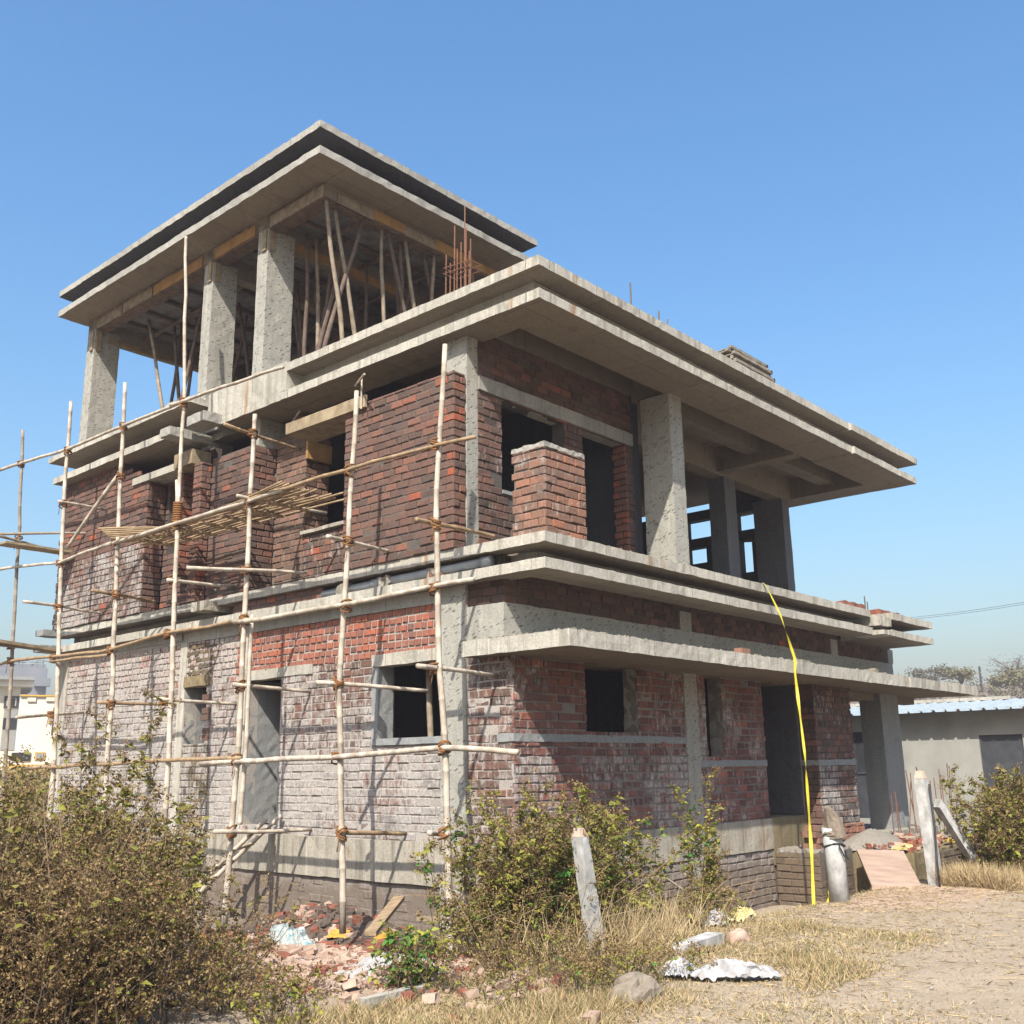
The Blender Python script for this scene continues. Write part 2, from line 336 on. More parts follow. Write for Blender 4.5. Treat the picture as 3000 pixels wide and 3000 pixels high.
# ------------------------------------------------------------------ brickwork
def facing(mb, o, ud, nd, L, z0, z1, holes=(), blen=0.235, ch=0.1, joint=0.014, tone=(0.45, 0.2), wash=None, mi=0, proud=0.0, off=0.0, ragged=None):
    """real bricks standing 15 mm or so proud of the mortar, each with its own size, set and colour"""
    ux, uy = ud; nx, ny = nd
    i = 0; z = z0
    while z < z1-0.03:
        zt = min(z+ch, z1); zc = (z+zt)/2
        segs = [(0.0 if not ragged else ragged(zc)[0], L if not ragged else ragged(zc)[1])]
        for (a, b, c, d) in holes:
            if c < zc < d:
                new = []
                for p, q in segs:
                    if b <= p or a >= q: new.append((p, q)); continue
                    if a > p: new.append((p, a))
                    if b < q: new.append((b, q))
                segs = new
        st = -(i % 2)*blen*0.5-off
        uu = st
        while uu < L:
            bl_ = blen*random.uniform(.9, 1.06); b0, b1 = uu+joint*0.5, uu+bl_-joint*0.5
            for p, q in segs:
                x0, x1 = max(b0, p), min(b1, q)
                if x1-x0 < 0.035: continue
                w = wash(x0, zc) if wash else 0.0
                t = min(1, max(0, random.gauss(*tone)))
                if random.random() < 0.03: t = min(1, t+0.4)
                dp = proud+random.gauss(0, 0.005)-(0.012 if random.random() < .008 else 0); j = lambda s=0.003: random.gauss(0, s)
                wv_ = .011*noise.noise(Vector((x0*.9+o[0], i*.35, o[1]))); za, zb = z+joint*0.5+j()+wv_, zt-joint*0.5+j()+wv_
                xa, xb = x0+j(), x1+j()
                if xb-xa < 0.03 or zb-za < 0.02: continue
                c = 0.008
                def P_(uu_, dd, zz): return (o[0]+ux*uu_+nx*dd, o[1]+uy*uu_+ny*dd, zz)
                k = len(mb.v)
                mb.v += [P_(xa, dp-0.03, za), P_(xb, dp-0.03, za), P_(xb, dp-0.03, zb), P_(xa, dp-0.03, zb),
                         P_(xa, dp-c*.7, za), P_(xb, dp-c*.7, za), P_(xb, dp-c*.7, zb), P_(xa, dp-c*.7, zb),
                         P_(xa+c+abs(j(.004)), dp+j(.002), za+c), P_(xb-c-abs(j(.004)), dp+j(.002), za+c), P_(xb-c-abs(j(.004)), dp+j(.002), zb-c), P_(xa+c+abs(j(.004)), dp+j(.002), zb-c)]
                flip = (ux*ny-uy*nx) > 0
                for q4 in ((8, 9, 10, 11), (4, 5, 9, 8), (5, 6, 10, 9), (6, 7, 11, 10), (7, 4, 8, 11), (0, 1, 5, 4), (1, 2, 6, 5), (2, 3, 7, 6), (3, 0, 4, 7)):
                    idx = [k+e for e in q4]
                    mb.face(idx[::-1] if flip else idx, mi, t, w)
            uu += bl_
        z += ch; i += 1
def backing(mb, o, ud, nd, L, z0, z1, thick, holes=(), mi=1, rec=0.014):
    """mortar body behind the facing, cut into blocks round the openings"""
    us = sorted({0.0, L, *[min(max(h[0], 0), L) for h in holes], *[min(max(h[1], 0), L) for h in holes]})
    zs = sorted({z0, z1, *[min(max(h[2], z0), z1) for h in holes], *[min(max(h[3], z0), z1) for h in holes]})
    for a, b in zip(us, us[1:]):
        run = None
        for c, d in zip(zs, zs[1:]):
            solid = not any(h[0] < (a+b)/2 < h[1] and h[2] < (c+d)/2 < h[3] for h in holes)
            if solid: run = (run[0], d) if run else (c, d)
            if run and (not solid or d == zs[-1]):
                xs = [o[0]+ud[0]*e+nd[0]*g for e in (a, b) for g in (-rec, -thick)]
                ys = [o[1]+ud[1]*e+nd[1]*g for e in (a, b) for g in (-rec, -thick)]
                mb.box(min(xs), min(ys), run[0], max(xs), max(ys), run[1], mi)
                run = None
LX, LY = (0, 1), (-1, 0)      # left front: runs along +y, faces -x
RX, RY = (1, 0), (0, -1)      # right front: runs along +x, faces -y

# ================================================================== THE HOUSE
H = thing('concrete_house', 'unfinished three storey house of raw concrete frame and red brick infill', 'house', (0, 0, 0))
BR = [B_RED, MO_DARK]; BL = [B_RED, MO_LIGHT, B_BRIGHT]; BM = [B_MAROON, MO_MID]

# ---- ground floor, left front (x = 0)
def wash_left(uu, z):
    y = uu-0.18
    w = 0.55+0.34*noise.noise(Vector((y*0.6, z*0.8, 3)))
    if z > 2.2: w = 0.16 if y < 5.2 else 0.72-0.30*(z-2.2)/.7
    elif z > 1.3: w -= 0.02
    if z < 1.0: w += 0.14
    if y > 5.2: w += 0.12
    if y < 0.6: w = 0.42
    return w
m = MB(); gl_holes = [(1.14, 2.32, 1.2, 2.1), (4.34, 5.18, 0.1, 2.1), (6.21, 6.80, 1.24, 2.1)]
backing(m, (0, -.15), LX, LY, 11.05, -1.3, 2.2, .23, [(a-.03, b-.03, c, d) for a, b, c, d in gl_holes]); backing(m, (0, .9), LX, LY, 10.0, 2.2, 2.95, .23)
facing(m, (0, -.18), LX, LY, 11.08, 0.0, 2.2, gl_holes, wash=wash_left, tone=(0.5, 0.16), proud=-0.004)
facing(m, (0, -.18), LX, LY, 11.08, 2.2, 2.8, [(0, 0.71, 2, 3)], blen=0.125, joint=0.022, wash=wash_left, tone=(0.62, 0.18), proud=0.004, mi=2)
facing(m, (0.012, -.18), LX, LY, 11.08, -1.3, -0.46, [], wash=lambda a, z: 0.7, tone=(0.4, 0.15))
m.build('brick_wall', BL, H)
# ochre stained infill round the small opening
m = MB(); facing(m, (-0.006, 5.85), LX, LY, 0.76, -0.1, 1.24, [], wash=lambda a, z: 0.5, tone=(0.4, 0.25), proud=0.0)
m.build('brick_infill', [B_OCHRE], H)
m = MB(); facing(m, (-0.006, 5.85), LX, LY, 0.76, 2.26, 2.78, [], blen=0.125, joint=0.02, wash=lambda a, z: 0.1, tone=(0.6, 0.25), proud=0.004)
m.build('brick_infill', [B_OCHRE], H)
rslab('lintel', (-0.03, 5.95, 2.1, 0.2, 6.64, 2.26), C_WET, H, seg=0.08, amp=0.012)
rslab('lintel', (-0.015, 3.45, 2.1, 0.2, 4.99, 2.235), C_LIGHT, H)
rslab('lintel', (-0.015, 0.93, 2.1, 0.2, 2.22, 2.25), C_LIGHT, H)
rslab('sill', (-0.02, 0.95, 1.12, 0.22, 2.2, 1.2), C_PLASTER, H, amp=0.008)
# returns seen inside the openings
rslab('door_reveal', (0.02, 5.0, 0.1, 2.6, 5.12, 2.1), C_PLASTER, H, seg=0.1, amp=0.01)
rslab('window_reveal', (0.0, 2.1, 1.2, 0.26, 2.22, 2.1), C_PLASTER, H, seg=0.1, amp=0.007)
rslab('window_reveal', (0.02, 6.62, 1.24, 1.6, 6.72, 2.1), C_PLASTER, H, seg=0.1, amp=0.01)
rslab('window_reveal', (1.3, 5.7, 1.24, 1.4, 6.62, 2.1), C_PLASTER, H, seg=0.1, amp=0.01)
# toothed bricks left at the small opening
m = MB()
for k, zc in enumerate((1.28, 1.38, 1.58, 1.68, 1.88)):
    m.box(-0.004, 5.9, zc, 0.14, 6.03+(0.12, 0.05, 0.14, 0.09, 0.1)[k], zc+0.085, 0, 0.35, 0.25)
m.build('brick_toothing', [B_RED], H)
def column(dims, mat=None, seg=0.14, amp=0.008):
    return rslab('column', dims, mat or C_GREY, H, seg=seg, amp=amp)
column((-0.03, 0.53, -0.9, 0.3, 0.94, 2.95)); column((-0.015, 4.98, -0.2, 0.02, 5.13, 2.8), C_LIGHT)
column((-0.012, 6.62, -0.9, 0.2, 6.81, 2.8), C_LIGHT); column((-0.012, 10.6, -0.9, 0.2, 10.92, 2.95), C_LIGHT)
rslab('tie_beam', (-0.02, 0.94, 2.79, 0.2, 6.62, 2.95), C_ROOF, H)
rslab('tie_beam', (-0.012, 6.8, 2.84, 0.2, 10.6, 2.95), C_ROOF, H)
rslab('plinth', (-0.035, -0.2, -0.48, 0.2, 10.9, 0.0), C_PLINTH, H, amp=0.013)

# ---- ground floor, right front (y = -0.18)
def wash_right(x, z):
    w = 0.32+0.34*noise.noise(Vector((x*0.7, z, 8)))
    if x < 0.6: w = 0.35
    if z < 0.9 and x < 3.6: w += 0.2
    if x > 6.8: w = 0.08
    return w
m = MB(); gr_holes = [(1.33, 2.43, 1.2, 2.1), (4.07, 4.53, 0.9, 2.1), (5.71, 6.86, 0.05, 2.1)]
backing(m, (.04, -.18), RX, RY, 6.83, -1.3, 2.2, .23, [(a-.04, b-.04, c, d) for a, b, c, d in gr_holes])
facing(m, (0, -.18), RX, RY, 6.87, 0.05, 2.2, gr_holes, wash=wash_right, tone=(0.42, 0.18), proud=-0.002, joint=0.018)
facing(m, (0, -.18), RX, RY, 5.72, -1.2, -0.38, [], wash=lambda a, z: 0.72, tone=(0.4, 0.15), proud=0.0)
m.build('brick_wall', BM, H)
m = MB()
backing(m, (6.90, -.45), RX, RY, 1.30, -0.6, 2.2, .4)
facing(m, (6.87, -.45), RX, RY, 1.36, -0.3, 2.2, [], wash=wash_right, tone=(0.42, 0.2))
facing(m, (6.87, -.45), (0, 1), (-1, 0), 0.27, -0.3, 2.2, [], wash=lambda a, z: .15, tone=(0.4, 0.2))
facing(m, (8.23, -.45), (0, 1), (1, 0), 0.4, -0.3, 2.2, [], tone=(0.4, 0.2))
m.build('brick_wall', BR, H)
m = MB(); facing(m, (6.9, -.452), RX, RY, 1.4, -0.36, -0.1, [], tone=(0.7, 0.15), proud=0.03); m.build('brick_footing', [B_ORANGE], H)
rslab('sill_band', (-0.012, -0.192, 1.11, 3.5, 0.05, 1.2), C_PLASTER, H, seg=0.08, amp=0.012)
rslab('sill_band', (3.82, -0.192, 0.80, 5.70, 0.05, 0.89), C_PLASTER, H, seg=0.08, amp=0.012)
rslab('sill_band', (6.862, -0.462, 0.80, 8.235, -0.1, 0.89), C_PLASTER, H, seg=0.08, amp=0.012)
column((3.5, -0.2, -1.2, 3.82, 0.1, 2.12))
rslab('plinth', (0.22, -0.2, -0.38, 5.72, 0.1, 0.05), C_PLINTH, H, amp=0.012)
rslab('door_step', (5.72, -0.19, -0.6, 6.87, 0.6, 0.05), C_WET, H)
rslab('window_reveal', (2.43, -0.165, 1.2, 2.47, 0.06, 2.1), C_ROOF, H, seg=.08); rslab('window_reveal', (4.53, -0.165, .9, 4.58, 0.06, 2.1), C_ROOF, H, seg=.08)
rslab('door_reveal', (6.80, -0.155, .062, 6.85, 0.7, 2.1), C_DARK, H, seg=.1)  # shade of the doorway put into the dark colour
# canopy over the openings
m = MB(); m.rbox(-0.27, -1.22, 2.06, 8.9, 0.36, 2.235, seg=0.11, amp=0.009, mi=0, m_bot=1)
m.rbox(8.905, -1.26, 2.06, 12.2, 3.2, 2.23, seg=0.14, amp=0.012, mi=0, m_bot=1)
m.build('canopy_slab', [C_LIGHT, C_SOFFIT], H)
# tie beam, brick band and stub columns above the canopy
rslab('tie_beam', (-0.005, -0.06, 2.2, 11.2, 0.17, 2.68), C_GREY, H, amp=0.008)
rslab('tie_beam', (-0.003, 0.172, 2.2, 0.2, 0.53, 2.68), C_GREY, H)
m = MB(); backing(m, (0.05, -.05), RX, RY, 11.15, 2.68, 3.24, .2); facing(m, (0.01, -.05), RX, RY, 11.2, 2.68, 3.1, [(3.69, 3.97, 2, 4), (8.5, 8.78, 2, 4), (11., 11.3, 2, 4)], tone=(0.3, 0.15), wash=lambda a, z: 0.1)
backing(m, (0.012, 0.0), LX, LY, 0.55, 2.68, 3.24, .2); facing(m, (0.01, -.05), LX, LY, 0.58, 2.68, 3.1, [], tone=(0.3, 0.15), wash=lambda a, z: 0.1)
m.build('brick_band', BR, H)
for a, b in ((3.7, 3.98), (8.5, 8.78), (11.0, 11.24)): rslab('stub_column', (a, -0.068, 2.68, b, 0.1, 2.95), C_ROOF, H)
# porch at the far right
column((10.1, -0.2, -0.6, 10.92, 0.2, 2.06), C_PLASTER)
rslab('porch_floor', (8.24, -0.46, -0.7, 11.6, 3.2, -0.32), C_PLINTH, H)
rslab('porch_beam', (8.3, -0.1, 1.93, 12.0, 0.12, 2.06), C_SOFFIT, H)

# ---- first floor slab with its two ledges
EX, EY = -0.2, -0.85
def ledge(y1, x1, zb, zt, name, inx, iny, mats, x0=EX, y0=EY):
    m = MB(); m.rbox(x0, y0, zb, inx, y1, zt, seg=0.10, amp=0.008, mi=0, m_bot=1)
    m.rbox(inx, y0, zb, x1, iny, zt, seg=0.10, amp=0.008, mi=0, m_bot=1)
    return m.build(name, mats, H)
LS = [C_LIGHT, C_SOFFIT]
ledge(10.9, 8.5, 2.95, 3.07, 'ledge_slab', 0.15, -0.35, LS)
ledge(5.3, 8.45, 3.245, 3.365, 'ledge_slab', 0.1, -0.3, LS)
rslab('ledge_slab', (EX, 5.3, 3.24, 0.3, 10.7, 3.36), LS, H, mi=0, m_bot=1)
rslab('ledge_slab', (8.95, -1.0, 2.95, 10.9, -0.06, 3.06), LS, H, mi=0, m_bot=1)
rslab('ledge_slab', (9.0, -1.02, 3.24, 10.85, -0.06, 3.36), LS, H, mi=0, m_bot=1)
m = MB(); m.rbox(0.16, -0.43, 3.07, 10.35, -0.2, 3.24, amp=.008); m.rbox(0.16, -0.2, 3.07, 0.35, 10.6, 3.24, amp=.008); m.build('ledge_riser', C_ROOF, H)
rslab('floor_slab', (0.2, -0.3, 3.08, 11.1, 10.9, 3.355), C_SOFFIT, H, seg=0.5)
for a in (8.5, 8.68, 8.86): rslab('beam_stub', (a, -1.0, 3.1+0.02*(a-8.5), a+0.09, -0.5, 3.26), C_LIGHT, H, seg=.08); rslab('beam_stub', (a-0.04, -1.06, 2.94, a+0.1, -0.5, 3.02), C_LIGHT, H, seg=.08)
rslab('beam_stub', (-0.42, 5.55, 3.16, 0.1, 5.9, 3.3), C_PLINTH, H, seg=.08); rslab('beam_stub', (-0.5, 10.7, 2.96, 0.1, 11.0, 3.08), C_PLASTER, H, seg=.08); rslab('beam_stub', (-0.48, 10.7, 3.25, 0.1, 11.0, 3.36), C_PLASTER, H, seg=.08)
m = MB(); facing(m, (-0.12, 3.15), LX, LY, 2.1, 3.07, 3.24, [], tone=(0.55, 0.2), ch=0.085); m.box(-0.11, 3.15, 3.07, 0.2, 5.25, 3.24, 1); m.build('brick_infill', BR, H)

# ---- first floor, left front: stepped brick panels
def panel(name, x, ya, yb, za, zb, mats=BR, holes=(), tone=(0.42, 0.18), wash=None, thick=0.23, end=None, ragged=None):
    m = MB(); hs = [(a-ya, b-ya, c, d) for a, b, c, d in holes]
    backing(m, (x, ya+0.035), LX, LY, yb-ya-0.035, za, zb-0.006, thick, [(a-.035, b-.035, c, d) for a, b, c, d in hs])
    facing(m, (x, ya), LX, LY, yb-ya, za, zb, hs, tone=tone, wash=wash, ragged=ragged)
    if end: facing(m, (x, ya), RX, RY, end, za, zb, [], tone=end_tone(tone), wash=wash)
    return m.build(name, mats, H)
def end_tone(t): return (t[0]+0.04, t[1])
wf = lambda a, z: 0.08+0.2*max(0, noise.noise(Vector((a*.9, z*1.3, 5))))
panel('brick_wall', -0.23, 0.53, 2.61, 3.37, 5.62, tone=(0.5, 0.17), end=0.21, wash=wf)
panel('brick_wall', 0.36, 2.61, 4.25, 3.37, 4.2, tone=(0.45, 0.2), wash=lambda a, z: .32)
panel('brick_pier', 0.36, 4.25, 5.0, 3.37, 5.86, mats=[B_ORANGE, MO_GREY], tone=(0.22, 0.18), end=0.45, wash=lambda a, z: .2, thick=0.45)
panel('brick_wall', -0.05, 5.0, 6.16, 3.37, 5.7, tone=(0.36, 0.16), end=0.41, wash=lambda a, z: .16, thick=0.41)
panel('brick_pier', -0.23, 6.16, 6.39, 3.37, 5.62, tone=(0.66, 0.15), end=0.18, thick=0.3, wash=wf)
panel('brick_wall', 0.12, 6.39, 7.8, 3.37, 6.0, tone=(0.42, 0.18), holes=[(7.05, 7.7, 4.35, 5.6)], wash=wf)
panel('brick_pier', -0.1, 6.9, 7.05, 3.9, 5.62, tone=(0.75, 0.12), end=0.2, thick=0.22)
def rag(zc):
    return (0.0 if zc < 5.72 else 0.9*min(1, (zc-5.72)/.3), 3.1+0.06*random.random())
def wash_g(a, z): return 0.5+.25*noise.noise(Vector((a, z, 2))) if z < 4.6 else 0.05
m = MB(); backing(m, (-0.23, 7.835), LX, LY, 3.02, 3.37, 5.7, .3); backing(m, (-0.23, 8.72), LX, LY, 2.14, 5.7, 6.12, .3)
facing(m, (-0.23, 7.8), LX, LY, 3.12, 3.37, 6.12, [], tone=(0.45, 0.18), wash=wash_g, ragged=rag)
facing(m, (-0.23, 7.8), RX, RY, 0.35, 3.37, 5.7, [], tone=(0.5, 0.18))
m.build('brick_wall', BR, H)
m = MB(); m.box(-0.26, 6.9, 5.62, 0.1, 8.3, 5.74, 0); m.build('lintel', C_LIGHT, H)
rslab('sill', (0.3, 2.62, 4.2, 0.7, 4.24, 4.25), C_PLINTH, H, amp=.008)
column((-0.0, 0.53, 3.36, 0.2, 0.9, 6.15)); column((0.05, 5.04, 3.4, 0.62, 5.24, 6.15)); column((0.15, 6.6, 3.4, 0.6, 6.85, 6.15)); column((0.0, 10.4, 3.4, 0.4, 10.7, 6.15))

# ---- first floor, right front set back behind the veranda (y = 0.53)
m = MB(); fh = [(0.45, 1.75, 4.23, 5.48), (2.15, 3.2, 3.36, 5.5)]
backing(m, (0.2, .53), RX, RY, 3.36, 3.36, 6.29, .23, fh)
facing(m, (0.2, .53), RX, RY, 3.36, 3.36, 6.29, fh, tone=(0.4, 0.17), wash=lambda a, z: 0.2 if z < 5.5 else 0.05)
m.build('brick_wall', BR, H)
m = MB(); facing(m, (3.37, .53), (0, 1), (-1, 0), 0.25, 3.36, 5.5, [], tone=(0.8, 0.1)); m.build('brick_jamb', [B_RED], H)
rslab('sill', (0.64, .51, 4.2, 1.96, 0.78, 4.245), C_PLASTER, H, amp=.008)
rslab('lintel', (0.21, 0.505, 5.48, 3.55, 0.77, 5.67), C_ROOF, H)
rslab('floor_beam', (0.2, 0.5, 6.29, 11.0, 0.8, 6.57), C_SOFFIT, H)
column((3.52, -0.18, 3.36, 3.85, 0.32, 6.15))
column((7.85, 1.45, 3.36, 8.25, 1.8, 6.1), C_SLATE); column((10.12, 1.45, 3.36, 10.42, 2.1, 6.1), C_SLATE)
rslab('brick_pier_cap', (-0.052, -0.752, 4.395, 0.702, -0.25, 4.45), C_ROOF, H, seg=.05, amp=.018)
m = MB(); backing(m, (-0.05, -.715), LX, LY, 0.44, 3.36, 4.4, .72); facing(m, (-0.05, -.75), LX, LY, 0.5, 3.36, 4.4, [], tone=(0.5, 0.18), wash=lambda a, z: .3, proud=.0)
facing(m, (-0.05, -.75), RX, RY, 0.75, 3.36, 4.4, [], tone=(0.55, 0.18), wash=lambda a, z: .25)
facing(m, (0.7, -.75), (0, 1), (1, 0), 0.5, 3.36, 4.4, [], tone=(0.5, 0.18))
m.build('brick_pier', [B_ORANGE, MO_GREY], H)
# gable beyond the terrace with its gaps to the sky
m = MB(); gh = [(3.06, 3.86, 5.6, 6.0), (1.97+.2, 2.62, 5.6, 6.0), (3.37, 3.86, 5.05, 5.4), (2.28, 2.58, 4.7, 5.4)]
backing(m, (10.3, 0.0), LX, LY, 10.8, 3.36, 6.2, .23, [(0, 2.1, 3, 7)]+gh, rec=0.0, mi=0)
m.build('gable_wall', C_DARK, H)  # shade on the inner face put into the dark colour

# ---- roof of the first floor
ledge(5.9, 8.35, 6.15, 6.275, 'ledge_slab', 0.18, -0.1, LS); rslab('ledge_slab', (8.35, -0.9, 6.135, 11.2, -0.1, 6.26), LS, H, mi=0, m_bot=1)
ledge(4.05, 8.3, 6.575, 6.70, 'ledge_slab', 0.18, -0.1, LS); rslab('ledge_slab', (8.3, -0.9, 6.56, 11.35, -0.1, 6.69), LS, H, mi=0, m_bot=1)
m = MB(); m.rbox(0.1, -0.52, 6.275, 11.0, -0.12, 6.575, amp=.008); m.rbox(0.1, -0.12, 6.275, 0.3, 10.9, 6.575, amp=.008); m.build('ledge_riser', C_ROOF, H)
rslab('parapet', (-0.195, 4.05, 6.28, 0.1, 6.15, 6.74), C_LIGHT, H, amp=.012)
rslab('roof_slab', (0.18, -0.1, 6.575, 11.2, 10.9, 6.70), C_SOFFIT, H, seg=0.5)
rslab('ledge_slab', (-0.45, 6.6, 6.12, 0.3, 10.95, 6.24), LS, H, mi=0, m_bot=1); rslab('ledge_slab', (-0.47, 6.25, 6.58, 0.2, 11.2, 6.68), LS, H, mi=0, m_bot=1)
rslab('beam_stub', (-0.52, 5.72, 6.14, -0.18, 6.2, 6.3), C_ROOF, H, seg=.09); rslab('beam_stub', (-0.75, 6.3, 5.98, 0.0, 6.6, 6.12), C_ROOF, H, seg=.09); rslab('beam_stub', (-0.35, 6.9, 6.70, 0.0, 7.2, 6.8), C_ROOF, H, seg=.09)
rslab('roof_beam', (0.18, -0.1, 6.15, 0.3, 0.53, 6.575), C_SOFFIT, H)
for d in ((3.6, -0.1, 6.2, 3.85, 1.45, 6.57), (7.6, -0.1, 6.12, 7.85, 1.45, 6.57), (10.55, -0.1, 6.137, 11.19, 3.0, 6.57), (3.85, 1.45, 6.08, 10.55, 1.75, 6.57)): rslab('roof_beam', d, C_SOFFIT, H)
rslab('roof_beam', (0.2, 0.9, 6.15, 0.45, 10.9, 6.57), C_SOFFIT, H)

# ---- inner walls added to block light, dark colour standing in for room shade
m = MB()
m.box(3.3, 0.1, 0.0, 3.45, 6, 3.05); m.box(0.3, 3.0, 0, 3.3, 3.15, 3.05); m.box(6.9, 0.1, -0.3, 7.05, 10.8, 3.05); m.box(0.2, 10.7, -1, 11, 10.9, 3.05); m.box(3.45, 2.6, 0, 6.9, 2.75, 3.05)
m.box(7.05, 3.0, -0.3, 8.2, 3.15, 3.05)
m.build('light_block_partition', C_DARK, H)
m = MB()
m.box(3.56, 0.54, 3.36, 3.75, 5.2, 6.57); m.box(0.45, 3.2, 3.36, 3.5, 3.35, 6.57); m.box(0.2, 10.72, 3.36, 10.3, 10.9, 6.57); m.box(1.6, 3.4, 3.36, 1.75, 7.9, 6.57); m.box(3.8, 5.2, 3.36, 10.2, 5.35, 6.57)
m.build('light_block_partition', C_DARK, H)
rslab('ground_slab', (0.25, 0.1, -0.3, 6.9, 10.7, 0.0), C_SOFFIT, H, seg=1)

# ---- rooftop storey
for d in ((-0.12, 4.8, 6.6, 0.39, 5.07, 9.25), (-0.12, 6.36, 6.6, 0.35, 6.63, 9.25), (-0.12, 10.48, 6.6, 0.39, 10.78, 9.25)): column(d)
column((3.5, 3.5, 6.6, 3.75, 4, 9.25)); column((3.5, 10.4, 6.6, 3.75, 10.8, 9.25))
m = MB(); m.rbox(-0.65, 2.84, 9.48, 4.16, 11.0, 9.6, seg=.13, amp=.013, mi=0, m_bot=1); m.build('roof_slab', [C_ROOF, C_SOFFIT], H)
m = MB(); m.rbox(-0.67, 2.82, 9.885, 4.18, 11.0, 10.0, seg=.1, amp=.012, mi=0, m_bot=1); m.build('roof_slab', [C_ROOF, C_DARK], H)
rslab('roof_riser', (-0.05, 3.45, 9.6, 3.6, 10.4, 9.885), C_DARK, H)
for d in ((-0.12, 3.4, 9.25, 0.12, 10.78, 9.48), (0.12, 3.4, 9.25, 3.8, 3.62, 9.48), (0.12, 10.5, 9.1, 3.8, 10.75, 9.48), (3.55, 3.62, 9.25, 3.8, 10.5, 9.48), (0.12, 4.85, 9.1, 3.55, 5.07, 9.48), (0.12, 6.4, 9.1, 3.55, 6.62, 9.48)):
    rslab('roof_beam', d, C_SOFFIT, H)
m = MB(); backing(m, (3.9, 3.6), LX, LY, 7.2, 6.7, 9.4, .2, rec=.01); facing(m, (3.9, 3.6), LX, LY, 7.2, 6.7, 9.4, tone=(.2, .12), blen=.24, ch=.12); m.build('brick_wall', BR, H)

# ================================================================== GROUND
def sstep(a, b, x):
    t = min(1, max(0, (x-a)/(b-a))); return t*t*(3-2*t)
def ground_z(x, y):
    z = -0.80
    z += 0.09*sstep(-1.7, -2.6, y)*sstep(-2.5, 1.0, x)                   # the trodden verge is higher than the strip along the wall
    near = sstep(-2.1, -1.3, y)*sstep(-1.6, -0.6, x)*sstep(12.5, 11.0, x)*sstep(14, 12, y)
    z -= 0.36*near
    z -= 0.20*sstep(-2.9, -1.6, x)*sstep(-1.6, -0.6, y)*sstep(12, 9, y)*(1-near)
    heap = math.exp(-((x+0.25)/0.55)**2-((y-2.6)/1.5)**2)                 # dark soil thrown up against the left wall
    z += 0.36*heap*(1 if x < 0.1 else 0.3)
    z += 0.10*math.exp(-((x+2.5)/0.7)**2-((y+0.3)/0.9)**2)
    d = math.hypot(x-8, y-3)
    z += 0.25*sstep(20, 60, d)*noise.noise(Vector((x*0.03, y*0.03, 0)))
    k = 1.0 if d < 25 else 0.3
    z += k*(0.035*noise.noise(Vector((x*1.3, y*1.3, 2)))+0.018*noise.noise(Vector((x*4, y*4, 5)))+0.012*noise.noise(Vector((x*11, y*11, 9))))
    return z
def axis(lo, hi, step, far_lo, far_hi):
    a = list(np.arange(lo, hi+1e-6, step)); s = step; v = lo; L = []
    while v > far_lo: s *= 1.25; v -= s; L.append(v)
    L = L[::-1]; s = step; v = hi; R2 = []
    while v < far_hi: s *= 1.25; v += s; R2.append(v)
    return L+a+R2
gx = axis(-7, 9, 0.075, -900, 1500); gy = axis(-7.5, 6, 0.075, -900, 1500)
gv = [(x, y, ground_z(x, y)) for y in gy for x in gx]; nx_ = len(gx)
gf = [(j*nx_+i, j*nx_+i+1, (j+1)*nx_+i+1, (j+1)*nx_+i) for j in range(len(gy)-1) for i in range(nx_-1)]
me = bpy.data.meshes.new('ground'); me.from_pydata(gv, [], gf); me.polygons.foreach_set('use_smooth', [True]*len(gf))
t = NT('earth')
n1 = t.noise(0.8, 6, .65); n2 = t.noise(7, 6, .7); n3 = t.noise(45, 4, .7)
col = t.ramp(n1, [(0.35, (0.34, 0.255, 0.17)), (0.62, (0.43, 0.34, 0.24))])
col = t.mix(0.55, col, t.ramp(n2, [(0.3, (0.22, 0.165, 0.115)), (0.7, (0.50, 0.41, 0.30))]))
col = t.mix(0.45, col, t.ramp(n3, [(0.3, (0.24, 0.185, 0.13)), (0.72, (0.64, 0.55, 0.43))]))
# grey gravel of the lane towards the right, pink dust by the ramp, dark soil by the left wall
sep = t.n('ShaderNodeSeparateXYZ'); t.l(t.coord(), sep.inputs[0])
def blob(cx, cy, rx, ry, lo=0.75, hi=1.05, jit=0.5):
    dx = t.math('DIVIDE', t.math('SUBTRACT', sep.outputs[0], cx), rx); dy = t.math('DIVIDE', t.math('SUBTRACT', sep.outputs[1], cy), ry)
    d = t.math('SQRT', t.math('ADD', t.math('MULTIPLY', dx, dx), t.math('MULTIPLY', dy, dy)))
    d = t.math('ADD', d, t.math('MULTIPLY', t.math('SUBTRACT', n2, 0.5), jit))
    return t.ramp(d, [(lo-0.2, 1), (min(1, hi), 0)])
gravel = t.ramp(t.noise(60, 3, .8), [(0.35, (0.24, 0.215, 0.185)), (0.65, (0.50, 0.455, 0.40))])
col = t.mix(t.math('MULTIPLY', blob(6.5, -6.6, 5.5, 1.9), 0.6), col, gravel)
col = t.mix(t.math('MULTIPLY', blob(4.4, -2.9, 2.2, 0.9), 0.7), col, (0.54, 0.385, 0.29))
col = t.mix(t.math('MULTIPLY', blob(-0.5, 1.9, 1.7, 3.4), 0.92), col, t.ramp(n3, [(0.3, (0.06, 0.045, 0.038)), (0.7, (0.15, 0.11, 0.09))]))
t.bump(t.math('ADD', t.math('MULTIPLY', n3, 0.5), n2), 0.6, 0.02)
me.materials.append(t.out(col, 0.97))
g = bpy.data.objects.new('ground', me); COL.objects.link(g); tag(g, kind='structure')

chunk_q = []
